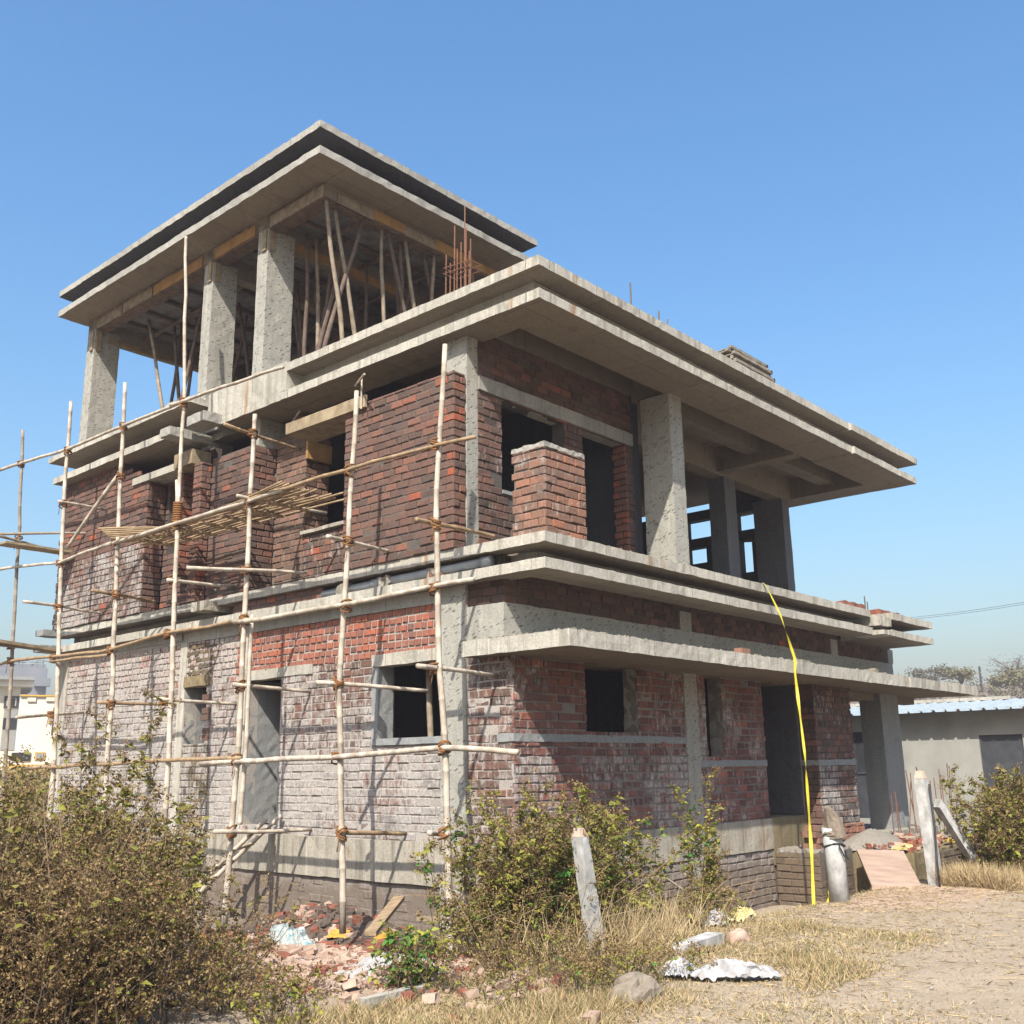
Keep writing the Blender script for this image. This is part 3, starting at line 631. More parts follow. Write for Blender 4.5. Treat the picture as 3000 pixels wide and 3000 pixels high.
# ================================================================== SCAFFOLD
def wob(a, b, n=7, amp=0.02, seed=0):
    a, b = Vector(a), Vector(b); out = []
    for i in range(n):
        k = i/(n-1); p = a.lerp(b, k)
        v = noise.noise_vector(p*0.9+Vector((seed*7.1, seed*3.3, 0)))
        out.append(p+v*amp*math.sin(math.pi*k)*1.5)
    return out
def bamboo(pts, r0, r1=None, mb=None, n=8, node=0.33):
    """a cane: slight taper, swollen rings at the nodes"""
    mb = mb or MB(); pts = [Vector(p) for p in pts]; r1 = r1 or r0*0.8
    d = [0]
    for a, b in zip(pts, pts[1:]): d.append(d[-1]+(b-a).length)
    L = d[-1]; samp = []
    def at(s):
        for i in range(len(pts)-1):
            if s <= d[i+1] or i == len(pts)-2:
                return pts[i].lerp(pts[i+1], (s-d[i])/max(1e-6, d[i+1]-d[i]))
    s = 0; ks = []
    ph = random.random()*node; x = ph
    ks = [0.0]
    while x < L-0.03: ks += [x-0.012, x, x+0.012]; x += node*(0.85+0.3*random.random())
    ks.append(L); ks = sorted(k for k in set(ks) if 0 <= k <= L)
    rs = []; P3 = []
    x = ph; nodes = []
    while x < L: nodes.append(x); x += node
    for k in ks:
        base = r0+(r1-r0)*k/L; rs.append(base); P3.append(at(k))
    for i in range(1, len(ks)-1):
        if abs(ks[i]-ks[i-1]-0.012) < 1e-4 and abs(ks[i+1]-ks[i]-0.012) < 1e-4: rs[i] *= 1.14
    mb.tube(P3, rs, n); return mb
SC = thing('bamboo_scaffold', 'bamboo pole scaffold lashed with coir rope along the sunny brick front', 'scaffold', (-1.05, 5, -0.9))
def crook(pts):
    out = []
    for a, b in zip(pts, pts[1:]):
        a, b = Vector(a), Vector(b); n = max(2, int((b-a).length/.45))
        for i in range(n):
            p = a.lerp(b, i/n); out.append(p+noise.noise_vector(p*1.7)*.022)
    return out+[Vector(pts[-1])]
stand = [([(-1.05, 11.09, 7.08), (-1.05, 10.79, 5.12), (-1.05, 10.41, 1.63), (-1.05, 10.3, -0.9)], BAMBOO_W, .042),
 ([(-1.05, 9.19, 7.17), (-1.05, 9.05, 4.83), (-1.05, 8.59, 1.32), (-1.05, 8.5, -0.95)], BAMBOO, .046),
 ([(-1.05, 7.28, 7.01), (-1.05, 7.15, 4.95), (-1.05, 6.89, 1.81), (-1.05, 6.8, -0.95)], BAMBOO, .046),
 ([(-1.05, 5.68, 9.04), (-1.05, 5.41, 6.2), (-1.05, 5.37, 4.4)], BAMBOO, .036), ([(-1.05, 5.45, 5.0), (-1.05, 5.38, 4.55), (-1.05, 5.19, 1.02), (-1.05, 5.15, -1.0)], BAMBOO, .048),
 ([(-1.05, 3.54, 5.56), (-1.05, 3.55, 4.3), (-1.05, 3.54, 1.19), (-1.05, 3.66, -1.02)], BAMBOO, .046), ([(-1.0, 3.45, 2.8), (-1.0, 3.45, 1.2), (-1.0, 3.5, 0.2)], BAMBOO, .036),
 ([(-1.05, 1.39, 5.34), (-1.05, 1.47, 3.93), (-1.05, 1.57, 1.74), (-1.05, 1.4, -0.9)], BAMBOO, .043),
 ([(-1.05, -0.15, 5.5), (-1.05, -0.02, 3.66), (-1.05, -0.07, 1.92), (-1.05, -0.17, 0.99), (-1.05, -0.25, -1.06)], BAMBOO, .042)]
for pts, mt, rr in stand: bamboo(crook(pts[::-1]), rr*.86, rr*0.68).build('standard_pole', mt, SC, smooth=True)
led = [([(-1.09, 11.93, 6.46), (-1.09, 10.95, 6.40), (-1.09, 9.09, 6.26), (-1.09, 7.21, 6.24), (-1.09, 5.25, 6.19)], BAMBOO, .034),
 ([(-1.1, 5.7, 6.22), (-1.1, 4.3, 6.14), (-1.08, 2.89, 6.06)], BAMBOO, .032),
 ([(-1.09, 11.44, 4.46), (-1.09, 10.69, 4.42), (-1.09, 9.02, 4.26), (-1.09, 7.2, 4.33)], BAMBOO, .032),
 ([(-1.1, 7.5, 4.31), (-1.1, 5.33, 4.31), (-1.1, 3.61, 4.32), (-1.1, 2.75, 4.33)], BAMBOO, .036),
 ([(-1.1, 3.7, 4.34), (-1.1, 1.46, 4.34), (-1.1, -0.03, 4.32), (-1.1, -0.66, 4.27)], BAMBOO_Y, .032),
 ([(-1.09, 11.0, 2.70), (-1.09, 10.57, 2.74), (-1.09, 8.82, 2.68), (-1.09, 7.2, 2.63), (-1.09, 5.33, 2.74), (-1.09, 3.4, 2.73)], BAMBOO_Y, .032),
 ([(-1.12, 7.0, 2.56), (-1.12, 8.9, 2.60)], BAMBOO_Y, .028),
 ([(-1.1, 3.7, 2.71), (-1.1, 1.53, 2.69), (-1.1, -0.04, 2.73), (-1.1, -0.63, 2.73)], BAMBOO, .036),
 ([(-1.1, 9.4, 0.92), (-1.1, 7.9, 0.94), (-1.1, 5.71, 0.98), (-1.1, 3.4, 0.99)], BAMBOO_Y, .036),
 ([(-1.1, 4.3, 0.93), (-1.1, 3.54, 0.95), (-1.1, 1.59, 0.97), (-1.1, -0.17, 1.04), (-1.1, -1.21, 0.97)], BAMBOO, .040)]
for pts, mt, rr in led: bamboo(crook(pts), rr*.86, rr*0.72).build('ledger_pole', mt, SC, smooth=True)
trans = [((-1.34, -.01, 3.43), (0.0, .08, 3.47)), ((-1.38, 1.46, 3.47), (-.2, 1.70, 3.50)), ((-1.37, -.08, 1.86), (0, .05, 1.84)), ((-1.33, 1.64, 1.80), (0, 1.2, 1.74)),
 ((-1.12, 1.46, .16), (0, 1.55, .08)), ((-1.3, -.2, .21), (0, .55, .09)), ((-1.19, 3.51, 1.90), (0, 3.49, 1.86)), ((-1.3, 5.24, 1.81), (0.05, 5.23, 1.78)),
 ((-1.51, 3.55, 5.31), (0, 3.91, 5.36)), ((-1.27, 3.54, 4.37), (0, 3.25, 4.30)), ((-1.93, 3.54, 3.31), (-.2, 3.4, 3.45)), ((-1.17, 5.33, 3.48), (-.05, 5.32, 3.52)),
 ((-1.45, 6.99, 3.50), (-.1, 7.5, 3.53)), ((-1.17, 9.04, 5.31), (-.2, 9.2, 5.35)), ((-1.64, 8.9, 3.53), (-.2, 9.13, 3.51)), ((-1.38, 3.5, .12), (0, 3.37, .08)),
 ((-1.27, 6.89, 1.84), (0, 6.9, 1.85)), ((-1.62, 8.78, 1.69), (0, 9.9, 1.86)), ((-1.6, 10.5, 4.9), (-0.1, 10.8, 4.8)), ((-1.7, 10.4, 3.0), (-0.1, 10.7, 2.95)), ((-1.4, 10.75, 4.98), (-0.2, 9.9, 5.05))]
for i, (a, b) in enumerate(trans): bamboo(wob(a, b, 5, .02, i), .027, .022).build('transom_pole', BAMBOO_W if a[1] > 10 else (BAMBOO if i % 4 else BAMBOO_Y), SC, smooth=True)
bamboo(wob((-1.08, 7.2, 5.42), (-1.12, 8.68, 4.44), 4), .032, .028).build('brace_pole', BAMBOO, SC, smooth=True)
def lashing(p, seed):
    m = MB(); p = Vector(p)
    for k in range(5):
        a = random.uniform(-.5, .5); q = []
        tilt = Vector((random.uniform(-.4, .4), random.uniform(-.8, .8), 1)).normalized()
        e1 = tilt.orthogonal().normalized(); e2 = tilt.cross(e1); rr = 0.055+0.012*random.random()
        c = p+Vector((0, 0, (k-2)*0.022))
        for i in range(13):
            an = 2*math.pi*i/12; q.append(c+(e1*math.cos(an)+e2*math.sin(an))*rr)
        m.tube(q, 0.011, 5)
    if seed % 2:
        m.tube([p+Vector((-.05, -.02, -.03)), p+Vector((-.07, -.03, -.12)), p+Vector((-.06, .0, -.2))], 0.006, 4)
    return m.build('rope_lashing', ROPE, SC, smooth=True)
lash = []
for y, zs in ((-0.02, (4.33, 3.43, 2.72, 1.86)), (-.17, (1.03, .2)), (1.47, (4.33, 3.46, 2.69)), (1.57, (1.8, .97)), (1.45, (.15,)), (3.55, (5.28, 4.34, 3.4, 2.73, 1.88, .97)), (3.58, (.1,)), (5.4, (6.2,)), (5.38, (4.32, 3.49, 2.73, 1.8)), (7.2, (6.24,)), (7.15, (5.4, 4.32)), (7.0, (3.48, 2.63)), (6.9, (1.83,)), (9.1, (6.25, 5.3)), (9.0, (4.25,)), (8.9, (3.5, 2.66)), (8.8, (1.75,)), (10.98, (6.4,)), (10.75, (4.93,)), (10.6, (3.0,)), (10.55, (2.73,))):
    for z in zs: lash.append((-1.06, y, z))
for i, p in enumerate(lash): lashing(p, i)
m = MB()
for k in range(10):
    q = [(-1.05+.058*math.cos(a), 5.385+.058*math.sin(a), 4.33+.034*k) for a in [2*math.pi*i/12 for i in range(13)]]
    m.tube(q, .016, 5)
m.build('rope_lashing', ROPE, SC, smooth=True)
# cane decking
m = MB()
for k in range(13):
    x = -1.02+0.058*k; ya = 7.1+random.uniform(-.3, .2); yb = 2.75+random.uniform(-.3, .5)-0.02*k
    bamboo(wob((x, ya, 4.32+random.uniform(0, .035)), (x+random.uniform(-.05, .05), yb, 4.31+random.uniform(0, .035)), 6, .03, k), .017, .014, m, 6, 0.4)
for k in range(6): bamboo(wob((-1.55+0.09*k, 6.75+.1*k, 4.40), (-0.7+.05*k, 5.6, 4.38), 4, .02, k+20), .016, .013, m, 6)
m.build('cane_deck', BAMBOO_Y, SC, smooth=True)
m = MB()
for k in range(9): bamboo(wob((-1.2+.07*k, 2.55+.2*random.random(), 4.39+.03*random.random()), (-1.0+.07*k, 4.4, 4.37), 4, .02, k+40), .015, .013, m, 6)
m.build('cane_deck', BAMBOO_Y, SC, smooth=True)
for k in range(7):
    m = MB(); m.box(-0.98, 3.2+.55*k, 4.27, -0.34, 3.28+.55*k, 4.295); m.build('deck_batten', BAMBOO_Y, SC)
m = MB(); m.rbox(-1.5, 10.2, 4.72, -0.3, 10.55, 4.76, amp=.008); m.build('deck_board', BOARD, SC)
m = MB(); m.hexa([(-1.4, 10.3, 3.02), (-.1, 10.5, 2.95), (-.1, 10.8, 2.95), (-1.4, 10.6, 3.02), (-1.4, 10.3, 3.07), (-.1, 10.5, 3.0), (-.1, 10.8, 3.0), (-1.4, 10.6, 3.07)]); m.build('deck_board', BOARD, SC)

# bamboo ladder leaning at the soil heap
LD = thing('bamboo_ladder', 'short bamboo ladder with flat rungs leaning below the doorway', 'ladder', (-0.6, 4.8, -0.8))
a1, b1, a2, b2 = Vector((-1.0, 5.0, -.95)), Vector((-.45, 3.72, .22)), Vector((-.62, 5.2, -.9)), Vector((-.08, 3.92, .25))
bamboo([a1, b1], .035).build('rail', BAMBOO, LD, smooth=True); bamboo([a2, b2], .035).build('rail', BAMBOO, LD, smooth=True)
for k in range(5):
    q = .12+.18*k; c, d = a1.lerp(b1, q), a2.lerp(b2, q); e = (d-c).normalized()*0.08; w = Vector((0, .05, 0)); h = Vector((0, 0, .028))
    m = MB(); c -= e; d += e; m.hexa([c-w, d-w, d+w, c+w, c-w+h, d-w+h, d+w+h, c+w+h]); m.build('rung', BOARD, LD)

# ================================================================== PROPS AND FORMWORK UNDER THE TOP ROOF
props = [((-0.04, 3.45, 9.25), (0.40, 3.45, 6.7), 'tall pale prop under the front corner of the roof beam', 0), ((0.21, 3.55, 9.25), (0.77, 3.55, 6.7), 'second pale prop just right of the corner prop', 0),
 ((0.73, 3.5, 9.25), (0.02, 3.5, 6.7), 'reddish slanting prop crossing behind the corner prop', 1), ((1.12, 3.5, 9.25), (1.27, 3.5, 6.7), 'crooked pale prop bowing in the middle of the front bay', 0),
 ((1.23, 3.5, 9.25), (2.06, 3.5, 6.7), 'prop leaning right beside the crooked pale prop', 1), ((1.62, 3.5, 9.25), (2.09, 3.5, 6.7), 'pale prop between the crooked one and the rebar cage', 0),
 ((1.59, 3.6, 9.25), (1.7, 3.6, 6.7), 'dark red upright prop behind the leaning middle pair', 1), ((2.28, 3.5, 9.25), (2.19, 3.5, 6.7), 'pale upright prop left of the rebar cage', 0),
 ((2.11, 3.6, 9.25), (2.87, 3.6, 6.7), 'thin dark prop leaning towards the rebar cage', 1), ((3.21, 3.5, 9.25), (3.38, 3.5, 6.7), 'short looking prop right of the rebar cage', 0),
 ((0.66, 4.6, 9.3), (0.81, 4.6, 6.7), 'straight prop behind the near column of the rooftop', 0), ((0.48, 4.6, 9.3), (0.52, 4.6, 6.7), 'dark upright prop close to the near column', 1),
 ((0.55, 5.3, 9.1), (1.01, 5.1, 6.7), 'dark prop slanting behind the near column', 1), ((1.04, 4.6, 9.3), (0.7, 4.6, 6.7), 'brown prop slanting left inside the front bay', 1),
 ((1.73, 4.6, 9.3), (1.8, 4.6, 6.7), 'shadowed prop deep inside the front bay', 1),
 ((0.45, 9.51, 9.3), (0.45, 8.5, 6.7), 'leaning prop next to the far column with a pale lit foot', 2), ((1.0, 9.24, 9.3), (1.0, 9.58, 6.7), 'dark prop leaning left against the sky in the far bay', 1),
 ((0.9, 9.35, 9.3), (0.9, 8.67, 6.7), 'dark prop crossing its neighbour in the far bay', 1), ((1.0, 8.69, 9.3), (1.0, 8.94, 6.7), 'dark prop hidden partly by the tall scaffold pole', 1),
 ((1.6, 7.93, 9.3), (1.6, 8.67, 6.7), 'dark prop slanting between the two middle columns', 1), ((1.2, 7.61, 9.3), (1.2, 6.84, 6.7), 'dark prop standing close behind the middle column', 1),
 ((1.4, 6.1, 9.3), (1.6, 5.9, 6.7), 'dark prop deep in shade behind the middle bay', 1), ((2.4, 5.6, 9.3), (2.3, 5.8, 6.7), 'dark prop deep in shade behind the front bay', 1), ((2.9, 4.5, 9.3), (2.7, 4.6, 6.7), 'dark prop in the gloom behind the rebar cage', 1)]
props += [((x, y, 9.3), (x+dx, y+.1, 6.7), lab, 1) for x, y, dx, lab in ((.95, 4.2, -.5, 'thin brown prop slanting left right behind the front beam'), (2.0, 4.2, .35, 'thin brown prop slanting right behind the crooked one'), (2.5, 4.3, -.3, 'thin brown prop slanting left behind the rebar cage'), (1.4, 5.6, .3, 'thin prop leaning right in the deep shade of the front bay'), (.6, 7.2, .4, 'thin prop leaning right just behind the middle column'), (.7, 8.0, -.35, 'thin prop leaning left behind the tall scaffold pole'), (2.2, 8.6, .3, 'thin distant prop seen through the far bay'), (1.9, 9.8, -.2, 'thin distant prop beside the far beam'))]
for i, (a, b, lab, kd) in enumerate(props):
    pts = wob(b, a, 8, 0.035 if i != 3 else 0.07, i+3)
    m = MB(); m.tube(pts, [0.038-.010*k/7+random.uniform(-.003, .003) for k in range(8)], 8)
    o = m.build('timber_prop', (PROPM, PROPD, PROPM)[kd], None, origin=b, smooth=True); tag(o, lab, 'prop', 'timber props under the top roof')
FW = thing('roof_formwork', 'steel plates, joists and plywood strips still fixed under the top roof', 'formwork', (1.7, 7, 9.0))
m = MB(); random.seed(3)
for i in range(9):
    for j in range(7):
        x0 = 0.16+.48*j; y0 = 3.68+.75*i
        if 4.8 < y0+.4 < 5.1 or 6.3 < y0+.4 < 6.7: pass
        m.box(x0, y0, 9.40+random.uniform(0, .01), x0+.47, y0+.735, 9.43+random.uniform(0, .01))
m.build('steel_plate', PLATE, FW)
for i in range(10):
    y = 3.72+.7*i; m = MB(); m.tube([(0.12, y, 9.36), (3.6, y+random.uniform(-.1, .1), 9.36)], .04, 6); m.build('joist', PROPD, FW)
for j in range(3):
    m = MB(); m.tube([(.8+j, 3.6, 9.28), (.85+j, 10.4, 9.28)], .04, 6); m.build('joist', PROPD, FW)
for d, mt in (((-0.145, 5.15, 9.24, -0.122, 6.3, 9.42), PLY), ((-0.145, 6.7, 9.23, -0.122, 8.3, 9.41), PLY), ((-0.145, 8.35, 9.23, -0.122, 9.4, 9.41), PROPM), ((-0.14, 9.45, 9.22, -0.122, 10.4, 9.4), PROPM), ((-0.14, 3.4, 9.23, -0.122, 4.75, 9.42), PROPM),
              ((0.13, 3.375, 9.23, 0.85, 3.398, 9.4), PROPM), ((0.85, 3.375, 9.26, 1.5, 3.398, 9.42), PLY), ((1.5, 3.37, 9.24, 2.2, 3.398, 9.4), PROPM), ((2.2, 3.375, 9.26, 3.1, 3.398, 9.44), PLY), ((3.1, 3.37, 9.26, 3.8, 3.398, 9.4), PLY),
              ((0.12, 4.82, 9.06, 1.6, 4.845, 9.2), PLY), ((1.6, 4.82, 9.05, 2.6, 4.845, 9.2), PLY), ((0.12, 10.47, 9.02, 3.6, 10.495, 9.14), BOARD), ((-0.12, 3.42, 9.215, 0.12, 4.75, 9.245), PROPD), ((-.12, 5.1, 9.21, .12, 10.4, 9.245), PROPD), ((.12, 3.42, 9.215, 3.5, 3.6, 9.245), PROPD),
              ((-0.15, 4.83, 8.86, -0.125, 4.93, 9.22), BOARD), ((-0.15, 6.39, 8.86, -0.125, 6.49, 9.22), BOARD), ((-0.15, 10.52, 8.8, -0.125, 10.62, 9.22), BOARD), ((-0.1, 4.775, 8.86, 0.0, 4.797, 9.22), BOARD), ((-0.1, 6.335, 8.86, 0.0, 6.357, 9.22), BOARD), ((-0.1, 10.455, 8.8, 0.0, 10.477, 9.22), BOARD)):
    rslab('plywood_strip', d, mt, FW, seg=.2, amp=.006)
random.seed(21)

# shuttering boards and sticks round the first floor openings
def loose(name, mb, mat, label, cat, group=None, origin=(0, 0, 0), smooth=False):
    o = mb.build(name, mat, None, origin=origin, smooth=smooth); return tag(o, label, cat, group)
m = MB(); m.rbox(-0.28, 2.15, 5.53, -0.24, 3.9, 5.70, seg=.2, amp=.006); m.rbox(-.24, 2.2, 5.53, .25, 3.9, 5.56, seg=.2, amp=.005); loose('formwork_board', m, BOARD, 'long pale shuttering board over the opening beside the red brick panel', 'board', 'shuttering boards', (-.26, 3, 5.6))
m = MB(); m.rbox(0.34, 4.19, 5.38, 0.8, 4.235, 5.66, seg=.2, amp=.004); loose('formwork_board', m, PLY, 'orange plywood side board at the head of the brown pier', 'board', 'shuttering boards', (.5, 4.2, 5.4))
m = MB(); m.rbox(-0.3, 6.36, 5.62, 0.05, 6.9, 5.86, seg=.2, amp=.006); loose('formwork_board', m, BOARD, 'weathered square board on the narrow red pier', 'board', 'shuttering boards', (-.2, 6.5, 5.6))
m = MB(); m.box(0.33, 4.3, 5.86, 0.5, 4.5, 6.08, 0, .8); m.box(.32, 4.52, 5.86, .5, 4.62, 5.98, 0, .9); loose('loose_brick', m, [B_RED], 'bright red bricks set on the brown pier top', 'brick', None, (.4, 4.4, 5.9))
m = MB(); m.tube(wob((-.55, 1.85, 5.83), (-.2, 2.45, 5.92), 4), .016, 6); m.tube([(-.3, 2.2, 5.5), (-.3, 2.2, 5.95)], .012, 6); loose('wooden_stick', m, BAMBOO, 'thin sticks nailed above the shuttering board', 'stick', None, (-.3, 2.2, 5.8))
m = MB(); m.tube(wob((.28, 4.55, 6.0), (.1, 4.1, 6.04), 3), .014, 6); loose('wooden_stick', m, BAMBOO, 'short stick lying on the bright red bricks', 'stick', None, (.2, 4.3, 6.0))

for (a, b, lab) in (((.42, 2.3, 1.15), (.4, 2.28, 2.1), 'thin prop inside the ground floor window at its dark left side'), ((.4, 1.5, 1.1), (.42, 1.62, 2.1), 'pale prop inside the ground floor window near the concrete column')):
    m = MB(); m.tube(wob((a[0], a[1], 0.0), b, 5, .03), .04, 8); loose('timber_prop', m, PROPM, lab, 'prop', 'props in the window', (a[0], a[1], 0), True)
# crumbs of mortar left along the slab edges
m = MB()
for i in range(260):
    k = random.random()
    if i < 150: p = (random.choice((random.gauss(0, .7), random.uniform(0, 9))), -1.17+random.uniform(-.02, .1), 2.245)
    elif i < 200: p = (-.2+random.uniform(0, .1), random.uniform(-1.1, .3), 2.245)
    else: p = (random.uniform(0, 8), -.82+random.uniform(0, .06), 3.372)
    if p[0] < -.22: continue
    chunk_q.append((p, random.choice((.012, .02, .03))))
# ================================================================== ON THE ROOF AND LEDGES
RC = thing('rebar_cage', 'rusty column rebar cage standing up from the terrace edge', 'rebar', (0.35, 1.0, 6.7))
for k, (x, y, zt) in enumerate(((0.12, 1.03, 7.5), (0.12, 0.95, 7.35), (0.12, .87, 7.87), (0.15, .78, 7.6), (.14, .70, 8.1), (.12, .66, 7.75), (.12, .6, 7.4), (.3, 1.0, 7.65), (.3, .75, 7.7))):
    m = MB(); m.tube([(x, y, 6.6), (x+.01, y, zt)], .0095, 6); m.build('bar', REBAR, RC)
for z in (7.22, 7.3):
    m = MB(); m.tube([(.1, 1.05, z), (.1, .58, z-.05), (.34, .58, z-.03), (.34, 1.05, z), (.1, 1.05, z)], .008, 5); m.build('tie', REBAR, RC)
for (x, y, zt, dx, lab) in ((2.41, -.35, 7.45, 0, 'single thin bar standing on the long roof edge'), (3.08, -.35, 7.25, .03, 'short upright bar on the roof edge beside a bent one'), (3.2, -.3, 7.24, .22, 'bent bar slanting from the roof edge')):
    m = MB(); m.tube([(x, y, 6.69), (x+dx, y, zt)], .013, 6); loose('rebar_rod', m, REBAR_G, lab, 'rebar', 'bars on the long roof edge', (x, y, 6.69))
ordw = ['bottom', 'second from the bottom', 'third from the bottom', 'fourth from the bottom', 'fifth from the bottom', 'sixth from the bottom', 'seventh from the bottom', 'eighth from the bottom', 'ninth from the bottom', 'topmost']
for k in range(10):
    m = MB(); z = 6.70+.062*k; dx, dy = random.uniform(-.11, .07), random.uniform(-.09, .05)
    x1 = 6.38-.02*k
    m.rbox(5.0+dx, -.42+dy, z, x1+dx, .35+dy, z+.016, seg=.15, amp=.018)
    m.box(5.0+dx, -.42+dy, z+.012, x1+dx, -.37+dy, z+.054); m.box(x1-.05+dx, -.42+dy, z+.012, x1+dx, .35+dy, z+.054)
    loose('formwork_plate', m, PLATE_L, ('topmost' if k == 9 else 'the '+ordw[k])+' cement coated plate in the stack on the long roof', 'plate', 'stacked formwork plates', (5.6, 0, z))
for i, (x, y, z, lab) in enumerate(((4.15, -.45, 6.71, 'grey block left of the plate stack on the roof edge'), (4.4, -.42, 6.71, 'grey block nearest to the stacked plates'), (4.28, -.43, 6.80, 'grey block lying on top of the two roof blocks'))):
    m = MB(); m.rbox(x, y, z, x+.22, y+.2, z+.085, seg=.06, amp=.008); loose('cement_block', m, PLATE_L, lab, 'block', 'blocks on the roof edge', (x, y, z))
# brick heap on the terrace
for i in range(26):
    lay = i//9; k = i % 9
    x, y, z = 6.2+.25*k*(1-.12*lay)+.15*lay+random.uniform(-.03, .03), .2+.14*(i % 2)+random.uniform(-.05, .05), 3.37+.085*lay
    m = MB(); a = random.uniform(-.35, .35); c, s_ = math.cos(a), math.sin(a)
    cr = [(-.115, -.055), (.115, -.055), (.115, .055), (-.115, .055)]
    m.hexa([(x+p*c-q*s_, y+p*s_+q*c, z) for p, q in cr]+[(x+p*c-q*s_, y+p*s_+q*c, z+.075) for p, q in cr], 0, random.uniform(.4, .9))
    loose('loose_brick', m, [B_RED], 'red brick in the shaded heap on the first floor terrace', 'brick', 'bricks heaped on the terrace', (x, y, z))
for i, (x, y, L, h, lab) in enumerate(((8.2, -.55, .75, .17, 'dark wedge of masonry on the ledge before the gap'), (9.5, -.6, .9, .15, 'flat dark brick slab on the end of the ledge'))):
    m = MB(); m.rbox(x, y, 3.37, x+L, y+.3, 3.37+h, seg=.1, amp=.02); loose('masonry_lump', m, REDR, lab, 'masonry', 'masonry left on the ledge', (x, y, 3.37))
for x, h in ((9.36, .36), (9.46, .27)):
    m = MB(); m.tube([(x, -.4, 3.3), (x, -.4, 3.4+h)], .012, 5); loose('rebar_rod', m, REBAR_G, 'longer thin bar sticking up from the far ledge' if h > .3 else 'shorter thin bar sticking up from the far ledge', 'rebar', 'bars on the far ledge', (x, -.4, 3.3))
PP = thing('drain_pipe', 'grey plastic drain pipe lying between the two ledges', 'pipe', (-.08, 1.8, 3.16))
m = MB(); m.tube([(-.08, .12, 3.165), (-.08, 1.6, 3.155), (-.08, 3.15, 3.135)], .055, 14); m.build('pipe_body', PVC, PP, smooth=True)
m = MB(); m.tube([(-.08, .05, 3.166), (-.08, .2, 3.165)], .068, 14); m.build('socket', PVC, PP, smooth=True); m = MB(); m.tube([(-.08, 1.95, 3.15), (-.08, 2.15, 3.149)], .066, 14); m.build('socket', PVC, PP, smooth=True)
for y, lab in ((.95, 'dark mortar lump packing the pipe near its socket'), (1.85, 'dark mortar lump packing the middle of the pipe'), (2.65, 'small mortar lump packing the far part of the pipe')):
    m = MB(); m.rbox(-.17, y-.1, 3.07, .02, y+.1, 3.2, seg=.035, amp=.04); loose('mortar_lump', m, CEMENT, lab, 'mortar', 'mortar lumps on the drain pipe', (-.08, y, 3.1))
m = MB(); m.hexa([(-.16, .78, 3.07), (-.1, .78, 3.07), (-.1, 1.02, 3.07), (-.16, 1.02, 3.07), (-.16, .9, 3.19), (-.1, .9, 3.19), (-.1, 1.02, 3.2), (-.16, 1.02, 3.2)], 0, .7); loose('loose_brick', m, [B_RED], 'broken pinkish brick propping the drain pipe', 'brick', None, (-.13, .9, 3.07))
m = MB(); m.box(3.35, -1.2, 2.236, 3.57, -1.09, 2.31, 0, .7); loose('loose_brick', m, [B_ORANGE], 'single orange brick lying on the canopy', 'brick', None, (3.45, -1.15, 2.24))
for x, w in ((4.85, .45), (7.6, .12), (11.0, .35)):
    m = MB(); m.rbox(x, -1.2, 2.234, x+w, -1.0, 2.27+.03*(w < .2), seg=.05, amp=.014); loose('mortar_lump', m, PLATE_L, {.45: 'flat pale mortar cake on the canopy by the tape', .12: 'little pale mortar knob on the canopy', .35: 'flat pale mortar cake on the porch canopy'}[w], 'mortar', 'mortar on the canopy', (x, -1.1, 2.24))
# yellow tape
def ribbon(pts, w, name, label, twist):
    m = MB(); n = 60; P2 = [Vector(p) for p in pts]; D = [0]
    for a, b in zip(P2, P2[1:]): D.append(D[-1]+(b-a).length)
    rows = []
    for i in range(n+1):
        s_ = D[-1]*i/n; k = 0
        while k < len(P2)-2 and s_ > D[k+1]: k += 1
        p = P2[k].lerp(P2[k+1], (s_-D[k])/(D[k+1]-D[k])); a = twist*i/n+0.5*math.sin(i*.5)
        e = Vector((math.cos(a-.8), math.sin(a-.8), 0))*w/2; rows.append((p-e, p+e))
    for (a, b), (c, d) in zip(rows, rows[1:]): m.quad(a, b, d, c)
    return loose(name, m, TAPE, label, 'tape', 'yellow tapes by the entrance', pts[-1])
ribbon([(4.75, -.6, 3.372), (4.74, -.87, 3.372), (4.73, -1.08, 2.9), (4.74, -1.25, 2.24), (4.6, -1.3, 2.06), (4.0, -1.65, .9), (3.3, -1.98, -.25), (2.95, -2.13, -.75)], .042, 'measuring_tape', 'long yellow tape hanging from the ledge down to the ground', 7)
ribbon([(3.8, -2.1, -.1), (3.55, -2.13, -.35), (3.2, -2.18, -.74)], .035, 'measuring_tape', 'short yellow tape hanging from the wrapped white post', 4)

for (a, b, lab) in (((9.9, 2.0, 5.25), (10.0, 3.9, 5.5), 'dark stick lying across the gaps in the far gable'), ((9.8, 2.2, 3.36), (10.05, 2.5, 5.3), 'dark stick leaning in the gloom by the slender terrace column')):
    m = MB(); m.tube(wob(a, b, 5, .03), .03, 6); loose('wooden_stick', m, PROPD, lab, 'stick', 'sticks on the terrace', a)
